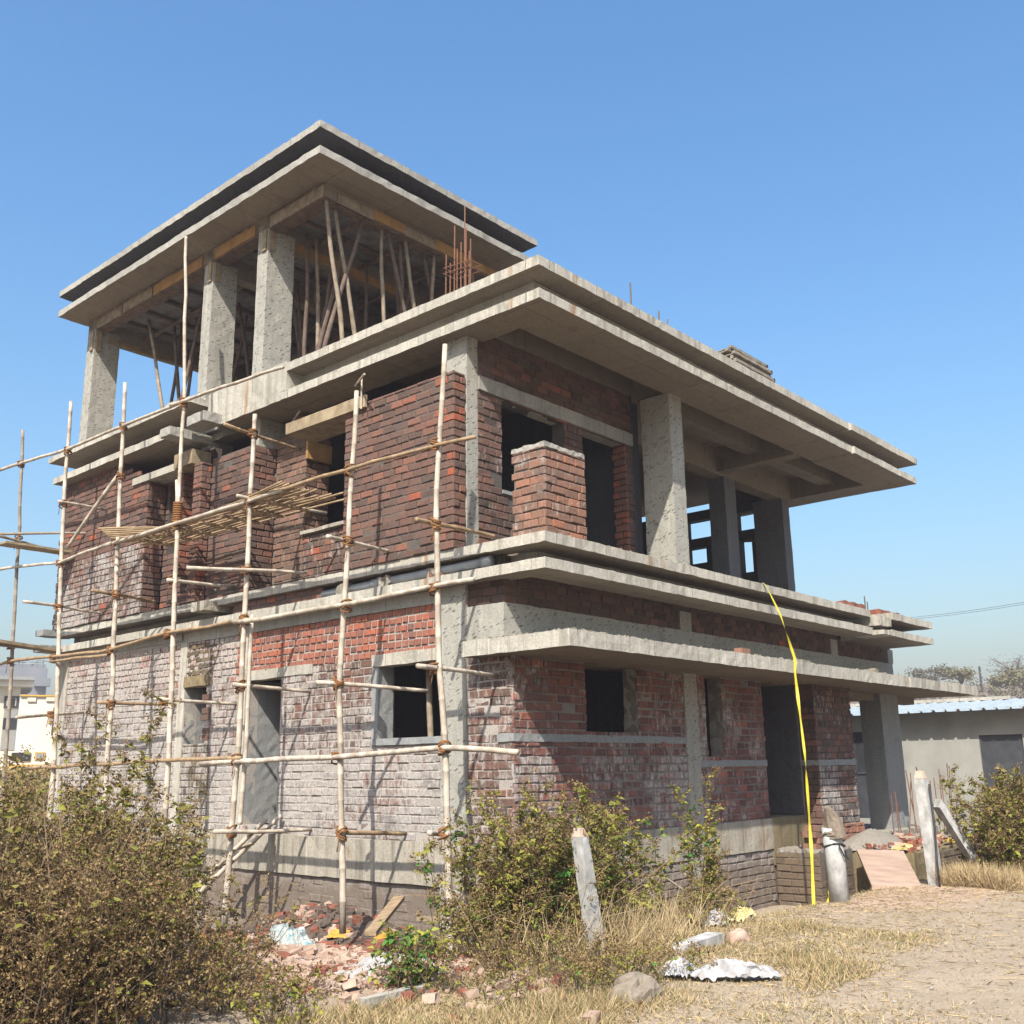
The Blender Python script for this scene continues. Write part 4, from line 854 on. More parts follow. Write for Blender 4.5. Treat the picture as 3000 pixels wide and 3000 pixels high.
# ================================================================== ENTRANCE
EB = thing('brick_footing_block', 'low ochre stained brick block in front of the doorway', 'masonry', (6.3, -.5, -1.2))
m = MB(); backing(m, (5.75, -.88), LX, LY, .69, -1.3, -.42, 1.1); facing(m, (5.75, -.88), LX, LY, .69, -1.3, -.42, [], tone=(.45, .25), wash=lambda a, z: .3 if .25 < a < .45 else 0.)
backing(m, (5.76, -.88), RX, RY, 1.1, -1.3, -.42, .3); facing(m, (5.75, -.88), RX, RY, 1.1, -1.3, -.42, [], tone=(.35, .25))
m.build('wall', [B_OCHRE, MO_GREY], EB)
m = MB(); m.rbox(5.77, -.86, -.43, 6.85, -.2, -.38, seg=.06, amp=.03); m.build('rough_top', CEMENT, EB)
for i in range(22):
    lay = i//6; k = i % 6
    if lay == 3 and k > 3: continue
    x, y, z = 5.95+.0+.005*lay+(k % 3)*.235+.1*(lay % 2)+(0.04 if lay == 3 else 0), -.75+.125*(k//3), -.385+.082*lay
    m = MB(); j = random.uniform(-.012, .012); m.box(x+j, y+j, z, x+.222+j, y+.11+j, z+.075, 0, random.uniform(.35, 1))
    loose('loose_brick', m, [B_ORANGE], 'new orange brick in the neat stack on the ochre block', 'brick', 'bricks stacked by the entrance', (x, y, z))
PF = rslab('entrance_platform', (7.0, -1.75, -1.3, 11.5, -.47, -.46), C_WET, None, amp=.02); tag(PF, 'rough low platform between the plank ramp and the porch', 'platform')
m = MB(); backing(m, (7.6, -1.78), RX, RY, 3.5, -1.2, -.5, .2); facing(m, (7.6, -1.78), RX, RY, 3.5, -1.2, -.5, [], tone=(.2, .1), wash=lambda a, z: .25); o = loose('retaining_wall', m, [B_OCHRE, MO_GREY], 'low rough stone wall under the platform by the pointed post', 'wall', None, (9, -1.78, -1.2))
m = MB(); v = [(4.83, -2.02), (5.05, -2.58), (6.95, -1.62), (6.75, -1.0)]; zt = (-.70, -.70, -.42, -.42)
m.hexa([(x, y, z-.05) for (x, y), z in zip(v, zt)]+[(x, y, z) for (x, y), z in zip(v, zt)]); loose('plank_ramp', m, RAMPM, 'pinkish plank ramp leading up to the entrance', 'ramp', None, (5.8, -1.8, -.6))
def chunk(mb, c, r, mi=0, tone=.5, sq=1.0, rot=None):
    """an angular fragment"""
    c = Vector(c); a = rot if rot is not None else random.random()*6.28; ex = Vector((math.cos(a), math.sin(a), random.uniform(-.3, .3))).normalized(); ey = Vector((-math.sin(a), math.cos(a), random.uniform(-.3, .3))).normalized(); ez = ex.cross(ey)
    p = []
    for sz in (-1, 1):
        for sx, sy in ((-1, -1), (1, -1), (1, 1), (-1, 1)):
            p.append(c+ex*sx*r*sq*random.uniform(.6, 1.1)+ey*sy*r*.75*random.uniform(.6, 1.1)+ez*sz*r*.55*random.uniform(.55, 1.1))
    mb.hexa(p, mi, tone)
m = MB()
for i in range(170):
    x, y = random.uniform(7.0, 10.2), random.uniform(-1.7, -.55); chunk(m, (x, y, -.44+random.uniform(0, .07)), random.uniform(.02, .085), random.choice((0, 0, 1, 2)))
loose('entrance_rubble', m, [REDR, PINKR, CEMENT], None, None); tag(bpy.data.objects['entrance_rubble'], kind='stuff')
m = MB(); n_ = 12; rg = []
for k in range(5):
    rr = .75*(1-k/4.3); zz = -.45+.26*(k/4)**.8
    rg.append([(7.9+rr*1.3*math.cos(6.283*i/n_)+random.uniform(-.02, .02), -.75+rr*.6*math.sin(6.283*i/n_), zz+random.uniform(-.012, .012)) for i in range(n_)])
for a, b in zip(rg, rg[1:]):
    for i in range(n_): m.quad(a[i], a[(i+1) % n_], b[(i+1) % n_], b[i])
loose('cement_heap', m, CEMENT, 'smooth grey cement heap on the platform under the porch', 'heap', None, (7.9, -.75, -.45), True)
def rock(c, r):
    m = MB(); NU, NV = 26, 16
    for j in range(NV+1):
        for i in range(NU):
            a, b = 6.2832*i/NU, math.pi*(j/NV-.5); d = Vector((math.cos(b)*math.cos(a), math.cos(b)*math.sin(a), math.sin(b)))
            k = 1+.38*noise.noise(d*1.3+Vector(c))+.28*noise.noise(d*2.9+Vector(c))+.1*noise.noise(d*8+Vector(c)); k = min(k, 1.04)
            m.v.append((c[0]+d.x*r[0]*k, c[1]+d.y*r[1]*k, c[2]+d.z*r[2]*k))
    for j in range(NV):
        for i in range(NU): m.face((j*NU+i, j*NU+(i+1) % NU, (j+1)*NU+(i+1) % NU, (j+1)*NU+i))
    return m
def scrap(name, label, cat, c, w, h, mat, n=14, amp=.06, group=None, yaw_=0):
    m = MB(); idx = {}
    for j in range(n+1):
        for i in range(n+1):
            u_, v_ = (i/n-.5), (j/n-.5); x = u_*w; y = v_*h; rr = max(abs(u_), abs(v_))*2
            z = amp*(1-rr**2)*.9+amp*.6*(1-2*abs(noise.noise(Vector((u_*5+c[0]*3, v_*4, c[1]*5)))))*(1.05-rr)+amp*.35*(1-2*abs(noise.noise(Vector((u_*12, v_*11+c[0], 3)))))
            e = 1+.22*noise.noise(Vector((math.atan2(v_, u_)*1.4, c[0], 2)))
            xx, yy = x*e+.05*w*noise.noise(Vector((u_*6, v_*6, 8+c[0]))), y*e+.07*w*noise.noise(Vector((u_*5, v_*5, 4+c[1]))); cc, ss = math.cos(yaw_), math.sin(yaw_)
            px_, py_ = c[0]+xx*cc-yy*ss, c[1]+xx*ss+yy*cc
            idx[i, j] = len(m.v); m.v.append((px_, py_, max(ground_z(px_, py_)+.012, ground_z(px_, py_)+.02+z) if c[2] is None else c[2]+z))
    for j in range(n):
        for i in range(n): m.face((idx[i, j], idx[i+1, j], idx[i+1, j+1], idx[i, j+1]))
    return loose(name, m, mat, label, cat, group, (c[0], c[1], ground_z(c[0], c[1])))
scrap('wrapping_paper', 'pale yellow wrapping sheet on the platform beside the bricks', 'wrapping', (7.4, -1.45, -.43), .9, .3, BAGY, amp=.05, yaw_=.2)
for i, (x, y, lab) in enumerate(((8.9, -1.6, 'yellow scrap among the platform rubble'), (9.6, -1.6, 'small yellow scrap at the far end of the rubble'))):
    scrap('wrapping_scrap', lab, 'scrap', (x, y, -.43), .22, .16, SCRAPY, 6, .05, 'yellow scraps on the platform')
m = MB()
for p, rr in chunk_q: chunk(m, p, rr)
tag(m.build('mortar_crumbs', [PLATE_L], H), kind='stuff')
# starter bars before the porch
rb = [((9.13, -.6), (9.2, -.6), .3), ((9.35, -.62), (9.37, -.6), .35), ((9.55, -.6), (9.5, -.55), .3), ((9.6, -.8), (10.1, -.62), .65), ((9.7, -.6), (10.15, -.6), .55), ((10.3, -.6), (9.95, -.6), .7), ((10.5, -.6), (10.45, -.6), .75), ((10.52, -.65), (10.5, -.6), .7), ((10.6, -.62), (10.56, -.6), .6), ((11.0, -.6), (11.05, -.6), .5), ((11.3, -.6), (11.25, -.6), .55), ((11.5, -.6), (11.55, -.6), .7), ((11.4, -.7), (11.6, -.6), .6), ((11.9, -.6), (12.0, -.6), .8), ((11.95, -.6), (12.1, -.6), .75)]
for i, (a, b, z) in enumerate(rb):
    m = MB(); m.tube([(*a, -.8), (*b, z)], .0085, 5); loose('starter_bar', m, REBAR, 'thin rusty starter bar sprouting before the porch', 'rebar', 'starter bars before the porch', (*a, -.8))
m = MB(); m.tube([(9.6, -1.3, -.5), (9.9, -1.2, -.35), (10.4, -1.1, -.28), (11.2, -1.0, -.15), (11.5, -1.0, -.13)], .035, 8); loose('black_hose', m, WIREM, 'black hose arching out by the pointed post', 'hose', None, (10, -1.2, -.5), True)

# posts
def post(name, label, base, top, w, cat='post', group='white concrete fence posts', cap=True, extra=None):
    b, t_ = Vector(base), Vector(top); T = thing(name, label, cat, base, group); d = (t_-b)
    m = MB(); n = 14; s4 = ((-1, -1), (1, -1), (1, 1), (-1, 1)); ring = []
    for k in range(n+1):
        c = b+d*(k/n)*.93-Vector((0, 0, .15)) if k == 0 else b+d*(k/n)*.93
        ww = w*(1-.12*k/n); i0 = len(m.v)
        for sx, sy in s4:
            m.v.append(tuple(nv((c.x+sx*ww/2, c.y+sy*ww/2, c.z), 8, .006)))
        ring.append(i0)
    for p, q in zip(ring, ring[1:]):
        for k in range(4): m.face((p+k, p+(k+1) % 4, q+(k+1) % 4, q+k))
    m.face((ring[-1], ring[-1]+1, ring[-1]+2, ring[-1]+3)); m.build('shaft', WHITEP, T)
    if cap:
        c = b+d*.93; ww = w*.87; m = MB(); m.v = [(c.x+sx*ww/2, c.y+sy*ww/2, c.z+.002) for sx, sy in s4]+[(t_.x+sx*ww/3.4, t_.y+sy*ww/3.4, t_.z) for sx, sy in s4]
        for q in ((4, 5, 6, 7), (0, 1, 5, 4), (1, 2, 6, 5), (2, 3, 7, 6), (3, 0, 4, 7)): m.face(q)
        m.build('bare_tip', PEACH, T)
    return T
post('fence_post', 'pointed white post leaning in the weeds at the near corner', (-1.13, -2.12, -.78), (-1.32, -2.1, .31), .125)
post('fence_post', 'white post with a dark cable at the far side of the ramp', (5.5, -2.6, -.74), (5.38, -2.58, .72), .15)
m = MB(); m.tube([(5.42, -2.68, .5), (5.75, -2.55, .3), (6.2, -2.5, .05)], .012, 5); m.tube([(5.4, -2.68, .55), (5.41, -2.69, 0), (5.28, -2.72, -.4), (5.2, -2.75, -.74)], .014, 5); loose('cable', m, WIREM, 'dark cable running down the white post by the ramp', 'cable', None, (5.4, -2.68, 0), True)
b_, t_ = Vector((6.35, -2.95, -.72)), Vector((5.62, -2.68, .30)); m = MB(); w = Vector((.05, .06, 0)); h = Vector((.05, 0, .05))
m.hexa([b_-w-h, b_+w-h, t_+w-h, t_-w-h, b_-w+h, b_+w+h, t_+w+h, t_-w+h]); loose('strut_post', m, WHITEP, 'grey slanting strut leaning on the white post by the ramp', 'strut', None, b_)
WP = thing('wrapped_post', 'stout white round post wrapped in brown sacking at the entrance', 'post', (3.35, -2.28, -.73))
m = MB(); m.tube([(3.33, -2.28, -.9), (3.3, -2.27, -.2), (3.26, -2.27, .1)], [.115, .115, .11], 14); m.build('shaft', WHITEP, WP, smooth=True)
m = MB()
for k in range(3): m.tube([(3.28-.03*k, -2.32+.02*k, -.02), (3.26+.05*k, -2.3+.02*k, .18), (3.18+.07*k, -2.28, .33-.03*k)], [.12-.01*k, .10, .035], 9)
m.build('sacking', CLOTH, WP)
m = MB(); q = [(3.3+.125*math.cos(a), -2.27+.125*math.sin(a), -.1+.02*math.sin(a*2)) for a in [6.283*i/14 for i in range(15)]]; m.tube(q, .012, 5); m.tube([(3.2, -2.38, -.1), (3.25, -2.41, -.22), (3.38, -2.4, -.26), (3.46, -2.33, -.18)], .01, 5); m.build('wire', WIREM, WP)
m = MB(); m.tube([(3.62, -2.05, -.8), (3.55, -2.1, -.3), (3.5, -2.12, .1)], .07, 4); loose('wood_stake', m, WOOD, 'brown stake behind the wrapped white post', 'stake', None, (3.6, -2.05, -.8))
m = MB(); m.hexa([(-.72, -2.62, -.78), (-.68, -2.74, -.78), (-.04, -2.72, -.76), (-.08, -2.58, -.76), (-.72, -2.62, -.66), (-.68, -2.74, -.665), (-.04, -2.72, -.645), (-.08, -2.58, -.64)]); loose('fallen_post', m, WHITEP, 'stub of white post lying in the dry grass', 'post', None, (-.4, -2.66, -.7))
m = rock((-2.12, -3.22, -.82), (.23, .20, .19)); loose('boulder', m, ROCKM, 'brown boulder half hidden by dry grass', 'rock', None, (-2.1, -3.2, -.75))
m = rock((.17, -2.75, -.74), (.14, .11, .11)); loose('boulder', m, PINKR, 'pinkish stone beside the fallen post stub', 'rock', None, (.15, -2.75, -.75), True)
scrap('plastic_bag', 'crumpled white plastic sheet lying on the straw', 'bag', (-1.22, -3.5, None), .66, .17, BAGW, 34, .085, yaw_=-1.0)
scrap('plastic_bag', 'white plastic shred left of the crumpled sheet', 'bag', (-1.38, -3.1, None), .26, .2, BAGW, 20, .09)
scrap('plastic_bag', 'yellow plastic bag at the foot of the tall sprig', 'bag', (1.45, -2.0, None), .34, .26, BAGY, 16, .10)
scrap('plastic_bag', 'small white bag next to the yellow bag', 'bag', (1.1, -1.95, None), .25, .25, BAGW, 12, .13)
scrap('cement_sack', 'pale sack with teal print lying on the rubble', 'sack', (-1.8, 1.38, None), .66, .5, PRINT, 24, .17, yaw_=.9)
for i, (x, y, lab) in enumerate(((-2.35, 2.2, 'yellow wrapper in the weeds left of the rubble'), (-2.85, 1.3, 'orange yellow wrapper below the other wrapper'), (-.7, 1.9, 'yellow wrapper on the dark soil behind the printed sack'), (-.5, 1.3, 'yellow strip of wrapper reaching the scaffold foot'), (-2.0, 1.9, 'small yellow wrapper beside the scaffold foot'))):
    scrap('wrapper', lab, 'wrapper', (x, y, None), .26, .15, SCRAPY, 9, .05, 'yellow wrappers on the rubble', i)
SOILM = mat_simple('dark_clods', (0.07, 0.055, 0.045), (0.15, 0.115, 0.095), 12, .95, .6)
m = MB()
for i in range(1500):
    a = random.gauss(0, 1); b = random.gauss(0, 1); x, y = -2.6+a*.5+b*.2, -.6+b*.72-a*.3
    chunk(m, (x, y, ground_z(x, y)+random.uniform(-.01, .05)), random.choice((.02, .03, .045, .06)), 0 if random.random() < .85 else 1)
tag(m.build('brick_rubble', [PINKR, REDR]), kind='stuff')
m = MB()
for i in range(1500):
    x, y = random.gauss(-1.0, .5), random.uniform(-.4, 3.4)
    if x > -.06: continue
    chunk(m, (x, y, ground_z(x, y)+.01), random.choice((.012, .015, .02, .03, .045, .06)), random.choice((0, 0, 1, 1, 2)))
tag(m.build('soil_rubble', [REDR, SOILM, PINKR]), kind='stuff')
for i, (x, y, rr, lab) in enumerate(((-1.0, .95, .11, 'reddest lump right of the scaffold foot'), (-1.2, .55, .11, 'brown broken brick below the reddest lump'), (-.95, .2, .13, 'broken brick under the splintered board'), (-1.75, .35, .12, 'pink broken brick on the rubble edge'), (-1.55, 1.75, .12, 'half brick by the yellow wrapper'), (-.75, 1.1, .1, 'dark stone against the wall foot'), (-1.4, 1.2, .1, 'dull half brick right beside the printed sack'))):
    m = MB(); chunk(m, (x, y, ground_z(x, y)+.06), rr); loose('broken_brick', m, REDR if i not in (3,) else PINKR, lab, 'broken brick', 'broken bricks below the scaffold', (x, y, ground_z(x, y)))
m = MB(); rg = []
for k in range(6):
    rr = .5*(1-k/5.2)
    rg.append([(-2.6+rr*1.25*math.cos(6.283*i/18)+random.uniform(-.02, .02), -1.05+rr*.95*math.sin(6.283*i/18), ground_z(-2.75, -1.15)-.04+.17*(k/5)**.7+random.uniform(-.012, .012)) for i in range(18)])
for a, b in zip(rg, rg[1:]):
    for i in range(18): m.quad(a[i], a[(i+1) % 18], b[(i+1) % 18], b[i])
loose('sand_heap', m, SANDM, 'pale grey sand heap at the edge of the rubble', 'heap', None, (-2.75, -1.15, -.85), True)
m = MB(); a, b = Vector((-1.65, .25, -.72)), Vector((-.85, .72, -.50)); w = Vector((.03, -.05, 0)); h = Vector((0, 0, .02))
m.hexa([a-w-h, a+w-h, b+w-h, b-w-h, a-w+h, a+w+h, b+w+h, b-w+h]); loose('wood_scrap', m, WOOD, 'splintered board leaning on the broken bricks', 'board', 'wood scraps', a)
m = MB(); a, b = Vector((-.75, .55, -.70)), Vector((-.45, .1, -.72)); w = Vector((.03, .02, 0)); m.hexa([a-w-h, a+w-h, b+w-h, b-w-h, a-w+h, a+w+h, b+w+h, b-w+h]); loose('wood_scrap', m, BOARD, 'short pale batten behind the splintered board', 'board', 'wood scraps', a)
m = MB(); m.rbox(-3.6, -1.95, -.82, -2.95, -1.88, -.73, seg=.1, amp=.012); loose('kerb_stone', m, C_LIGHT, 'pale narrow stone strip below the small green bush', 'stone', None, (-3.3, -1.9, -.8))
for (a, b, lab) in (((1.95, -.9, -1.0), (1.4, -.3, .2), 'thin grey stick leaning on the shaded plinth'), ((2.5, -1.2, -.9), (1.75, -.3, -.1), 'second thin stick leaning beside the tall sprig')):
    m = MB(); m.tube(wob(a, b, 5, .02), .014, 5); loose('leaning_stick', m, BAMBOO_W, lab, 'stick', 'sticks leaning on the plinth', a)

# ================================================================== NEIGHBOURING SHED, HILL, FAR HOUSES
SH = thing('shed', 'low grey rendered shed with a pale blue ribbed sheet roof', 'shed', (18, 0, -.9))
SHW = mat_simple('shed_wall', (0.31, 0.31, 0.28), (0.40, 0.40, 0.365), 1.5, .92, .15)
SHR = mat_simple('shed_roof', (0.37, 0.44, 0.48), (0.46, 0.53, 0.57), 2, .45, 0)
STL = mat_simple('dark_steel', (0.045, 0.05, 0.06), (0.07, 0.075, 0.085), 5, .6, 0)
m = MB(); us = [(-8, -0.3), (.7, 3.42), (3.9, 11)]
for a, b in us: m.box(18, a, -1.1, 18.2, b, 2.1)
m.box(18, -.3, 1.45, 18.2, .7, 2.1); m.box(18, 3.42, 1.62, 18.2, 3.9, 2.1); m.box(18, 3.42, -1.1, 18.2, 3.9, -.55)
m.box(18.2, -8, -1.1, 26, -7.8, 2.0); m.box(18.2, 10.8, -1.1, 26, 11, 2.0); m.box(25.8, -7.8, -1.1, 26, 10.8, 2.0)
m.build('wall', SHW, SH)
m = MB(); n = 560; y0 = -8.3; prof = []
for i in range(n+1):
    y = y0+19.6*i/n; ph = (y/0.3) % 1; prof.append((y, .055 if ph < .16 else 0.0))
for (a, za), (b, zb) in zip(prof, prof[1:]): m.quad((17.45, a, 2.02+za), (17.45, b, 2.02+zb), (22.2, b, 2.47+zb), (22.2, a, 2.47+za)); m.quad((22.2, a, 2.47+za), (22.2, b, 2.47+zb), (26.6, b, 2.0+zb), (26.6, a, 2.0+za))
m.build('roof', SHR, SH)
m = MB(); m.box(21.9, 1.0, 2.49, 22.4, 11.3, 2.58); m.build('ridge_stone', C_LIGHT, SH)
d = MB(); d.box(18.05, -.3, -1.0, 18.1, .7, 1.45); D_ = d.build('door', STL, SH); d = MB(); d.box(17.98, -.32, .25, 18.04, .1, .29); d.build('bolt', PVC, D_)
d = MB(); d.box(18.05, 3.42, -.55, 18.09, 3.9, .55); d.box(18.02, 3.42, .55, 18.06, 3.9, .6); d.box(18.02, 3.42, 1.57, 18.06, 3.9, 1.62); d.box(18.02, 3.42, -.55, 18.07, 3.46, 1.6); d.box(18.02, 3.86, -.55, 18.07, 3.9, 1.6); D_ = d.build('grille_door', STL, SH)
d = MB()
for k in range(10):
    y = 3.42+.48*k/9
    for s_ in (1, -1):
        yy = [(3.46+.4*((k/9+s_*q*.9) % 1)) for q in (0, 1)]
        za, zb = .6, 1.57; p0 = 3.46+.4*k/9; L = .4
        segs = []; zc = za; yc = p0; dr = s_
        while zc < zb-1e-3:
            tgt = 3.86 if dr > 0 else 3.46; dy = abs(tgt-yc); dz = min(dy*1.3 if dy > .01 else 0, zb-zc)
            yn = yc+dr*dz/1.3; 
            if dz > 0: segs.append(((18.03, yc, zc), (18.03, yn, zc+dz)))
            zc += dz if dz > 0 else 0; yc = yn; dr = -dr
        for p, q in segs: d.tube([p, q], .008, 4, cap=False)
d.build('lattice', STL, D_); d = MB(); d.box(18.3, 3.3, -.6, 18.34, 4.0, 1.7); d.build('back_panel', STL, D_)
m = MB(); m.tube([(17.93, 3.2, 1.72), (17.99, 3.2, 1.78)], [.05, .04], 8); m.build('lamp', C_LIGHT, SH)

# hill on the right
hv = []; hf = []; N1, N2 = 70, 24
for j in range(N2):
    for i in range(N1):
        a = R_(-8+44*i/(N1-1)); dd = 60+130*j/(N2-1); k = j/(N2-1)
        top = 13.2+1.6*math.sin(i*.13+1.0)*.6+1.0*noise.noise(Vector((i*.21, 0, 4)))
        z = -1.2+(top+1.2)*(k**.8)+.8*noise.noise(Vector((i*.5, j*.5, 1)))*k
        if a > R_(24): z -= (a-R_(24))*18*k
        hv.append((-8.7+dd*math.cos(a), -7.9+dd*math.sin(a), z))
for j in range(N2-1):
    for i in range(N1-1): hf.append((j*N1+i, j*N1+i+1, (j+1)*N1+i+1, (j+1)*N1+i))
me = bpy.data.meshes.new('hill'); me.from_pydata(hv, [], hf); me.polygons.foreach_set('use_smooth', [True]*len(hf))
t = NT('hill_scrub'); nz = t.noise(.25, 6, .7); c = t.ramp(nz, [(.35, (0.13, 0.10, 0.07)), (.5, (0.24, 0.185, 0.13)), (.68, (0.36, 0.28, 0.20))]); t.bump(nz, .8, .6); me.materials.append(t.out(c, 1.0))
o = bpy.data.objects.new('hill', me); COL.objects.link(o); tag(o, kind='structure')

WHT = mat_simple('house_white', (0.72, 0.69, 0.60), (0.80, 0.77, 0.68), .8, .85, 0)
WHC = mat_simple('house_cream', (0.64, 0.60, 0.49), (0.72, 0.68, 0.57), .8, .85, 0)
TRM = mat_simple('house_ochre_trim', (0.60, 0.36, 0.06), (0.68, 0.43, 0.09), 2, .7, 0)
GLS = mat_simple('window_dark', (0.03, 0.035, 0.045), (0.05, 0.055, 0.065), 1, .2, 0)
GRYB = mat_simple('tower_grey', (0.18, 0.20, 0.23), (0.25, 0.27, 0.30), .3, .9, 0)
def dirp(az, d, z=0): return Vector((-8.7266+d*math.cos(R_(az)), -7.9427+d*math.sin(R_(az)), z))
def facade_house(name, label, az0, az1, d, ztop, zbot, mat, feats, depth=9):
    """front faces the camera side; features given as fractions along the front and heights"""
    a, b = dirp(az0, d), dirp(az1, d); e = (b-a).normalized(); n = Vector((e.y, -e.x, 0))
    if n.dot(Vector((-8.7, -7.9, 0))-a) < 0: n = -n
    T = thing(name, label, 'house', (*((a+b)/2)[:2], zbot)); W_ = (b-a).length
    def bx(nm, u0, u1, z0, z1, o0, o1, mt, parent):
        m = MB(); p = [a+e*u_*W_+n*o_ for u_, o_ in ((u0, o0), (u1, o0), (u1, o1), (u0, o1))]
        m.hexa([(q.x, q.y, z0) for q in p]+[(q.x, q.y, z1) for q in p]); return m.build(nm, mt, parent)
    bx('wall', 0, 1, zbot, ztop, 0, -depth, mat, T); par = None
    for nm, u0, u1, z0, z1, o0, o1, mt, sub in feats: 
        if sub and par: bx(nm, u0, u1, z0, z1, o0, o1, mt, par)
        else: par = bx(nm, u0, u1, z0, z1, o0, o1, mt, T)
    return T
Z = lambda tan, d: .827+tan*d
facade_house('apartment_house', 'cream house with a dark framed window behind the scaffold', 69.2, 66.9, 55, Z(.080, 55), -1, WHC, [
  ('roof_edge', -.02, 1.25, Z(.0785, 55), Z(.0815, 55), .8, -9, C_PLASTER, 0), ('window', .70, .99, Z(.0555, 55), Z(.0655, 55), .06, 0, STL, 0), ('pane', .75, .94, Z(.057, 55), Z(.064, 55), .1, .05, C_LIGHT, 1), ('pane', .78, .91, Z(.0575, 55), Z(.0635, 55), .12, .09, GLS, 1),
  ('grey_panel', .72, 1.0, Z(.02, 55), Z(.054, 55), .03, 0, C_PLASTER, 0), ('window', .72, .98, Z(.038, 55), Z(.047, 55), .08, 0, GLS, 0), ('parapet', .55, 1.24, Z(.0735, 55), Z(.0785, 55), .5, -4, WHT, 0)])
facade_house('apartment_house', 'bright white house with ochre trimmed balconies left of the building', 66.9, 64.6, 50, Z(.066, 50), -1, WHT, [
  ('roof_edge', 0, 1, Z(.0655, 50), Z(.0668, 50), .1, -.2, TRM, 0), ('parapet_panel', .15, .32, Z(.061, 50), Z(.0645, 50), .08, 0, WHC, 0), ('parapet_panel', .52, .7, Z(.0615, 50), Z(.065, 50), .08, 0, WHC, 0),
  ('window', .60, .72, Z(.043, 50), Z(.050, 50), .06, 0, TRM, 0), ('pane', .62, .70, Z(.0445, 50), Z(.049, 50), .1, .05, C_PLASTER, 1), ('balcony', .68, .95, Z(.033, 50), Z(.041, 50), .9, 0, STL, 0), ('awning', .68, .98, Z(.052, 50), Z(.0555, 50), 1.0, 0, REDR, 0),
  ('opening', -.05, .32, Z(.011, 50), Z(.018, 50), .06, 0, GLS, 0), ('window', .40, .6, Z(.012, 50), Z(.0185, 50), .06, 0, TRM, 0), ('pane', .43, .57, Z(.013, 50), Z(.0175, 50), .1, .05, C_PLASTER, 1), ('balcony_band', -.1, .75, Z(.0055, 50), Z(.008, 50), .6, 0, TRM, 0)])
T = facade_house('water_tower_block', 'hazy grey concrete block with aerials beyond the white houses', 68.6, 65.75, 150, Z(.090, 150), -1, GRYB, [('tank', .2, .97, Z(.0905, 150), Z(.094, 150), -1, -6, GRYB, 0), ('roof_box', .8, 1.06, Z(.074, 150), Z(.081, 150), 1.2, 0, GRYB, 0)], 14)
for az, tz in ((66.95, .098), (67.1, .0965), (66.0, .098), (66.3, .0965)):
    p = dirp(az, 151); m = MB(); m.tube([(p.x, p.y, Z(.09, 150)), (p.x, p.y, Z(tz, 150))], .09, 5); m.tube([(p.x-.9, p.y, Z(tz-.001, 150)), (p.x+.9, p.y, Z(tz-.001, 150))], .07, 4); m.build('aerial', GRYB, T)
p = dirp(17.5, 150); m = MB(); m.tube([(p.x, p.y, 8), (p.x, p.y, Z(.081, 150))], .14, 6); loose('utility_pole', m, WIREM, 'thin dark pole on the hill crest between the trees', 'pole', None, (p.x, p.y, 8))
for k, lab in ((0, 'higher of the two thin power lines at the right'), (1, 'lower of the two thin power lines at the right')):
    m = MB(); a, b = dirp(20.6, 90, Z(.1275, 90)-.15*k), dirp(13.5, 70, Z(.1375, 70)-.12*k); m.tube([a.lerp(b, i/12)+Vector((0, 0, -1.0*math.sin(math.pi*i/12)*.12)) for i in range(13)], .016, 4); loose('power_line', m, WIREM, lab, 'wire', 'power lines', a)

# ================================================================== PLANTS
def leaf_object(name, Pn, Dn, Ln, Wn, Tn, mat, parent=None, origin=(0, 0, 0), fold=0.25):
    """every leaf a folded four-point blade"""
    Pn = np.asarray(Pn, float); Dn = np.asarray(Dn, float); N = len(Pn); Ln = np.asarray(Ln); Wn = np.asarray(Wn)
    Dn = Dn/np.linalg.norm(Dn, axis=1, keepdims=True)
    rnd = rng.normal(size=(N, 3)); rnd[:, 2] += 0.6
    U_ = np.cross(Dn, rnd); U_ /= np.linalg.norm(U_, axis=1, keepdims=True)+1e-9; Nn = np.cross(U_, Dn)
    V = np.empty((N, 4, 3))
    V[:, 0] = Pn; V[:, 2] = Pn+Dn*Ln[:, None]-Nn*np.minimum(Ln*.15, Wn*.45)[:, None]
    mid = Pn+Dn*(Ln*0.42)[:, None]
    V[:, 1] = mid+U_*(Wn*.5)[:, None]+Nn*(Wn*fold)[:, None]; V[:, 3] = mid-U_*(Wn*.5)[:, None]+Nn*(Wn*fold)[:, None]
    o0 = world_loc(parent) if parent else Vector(origin)
    V = V.reshape(-1, 3)-np.array(o0)
    me = bpy.data.meshes.new(name); me.vertices.add(4*N); me.vertices.foreach_set('co', V.astype(np.float32).ravel())
    tri = np.empty((N, 2, 3), np.int32); b = np.arange(N)*4
    tri[:, 0, 0] = b; tri[:, 0, 1] = b+1; tri[:, 0, 2] = b+2; tri[:, 1, 0] = b; tri[:, 1, 1] = b+2; tri[:, 1, 2] = b+3
    me.loops.add(6*N); me.loops.foreach_set('vertex_index', tri.ravel())
    me.polygons.add(2*N); me.polygons.foreach_set('loop_start', np.arange(2*N, dtype=np.int32)*3)
    me.polygons.foreach_set('loop_total', np.full(2*N, 3, np.int32))
    a = me.attributes.new('tone', 'FLOAT', 'FACE'); a.data.foreach_set('value', np.repeat(np.clip(Tn, 0, 1), 2).astype(np.float32))
    me.materials.append(mat); me.update(); me.validate()
    o = bpy.data.objects.new(name, me); COL.objects.link(o)
    if parent: o.parent = parent
    else: o.location = o0
    return o
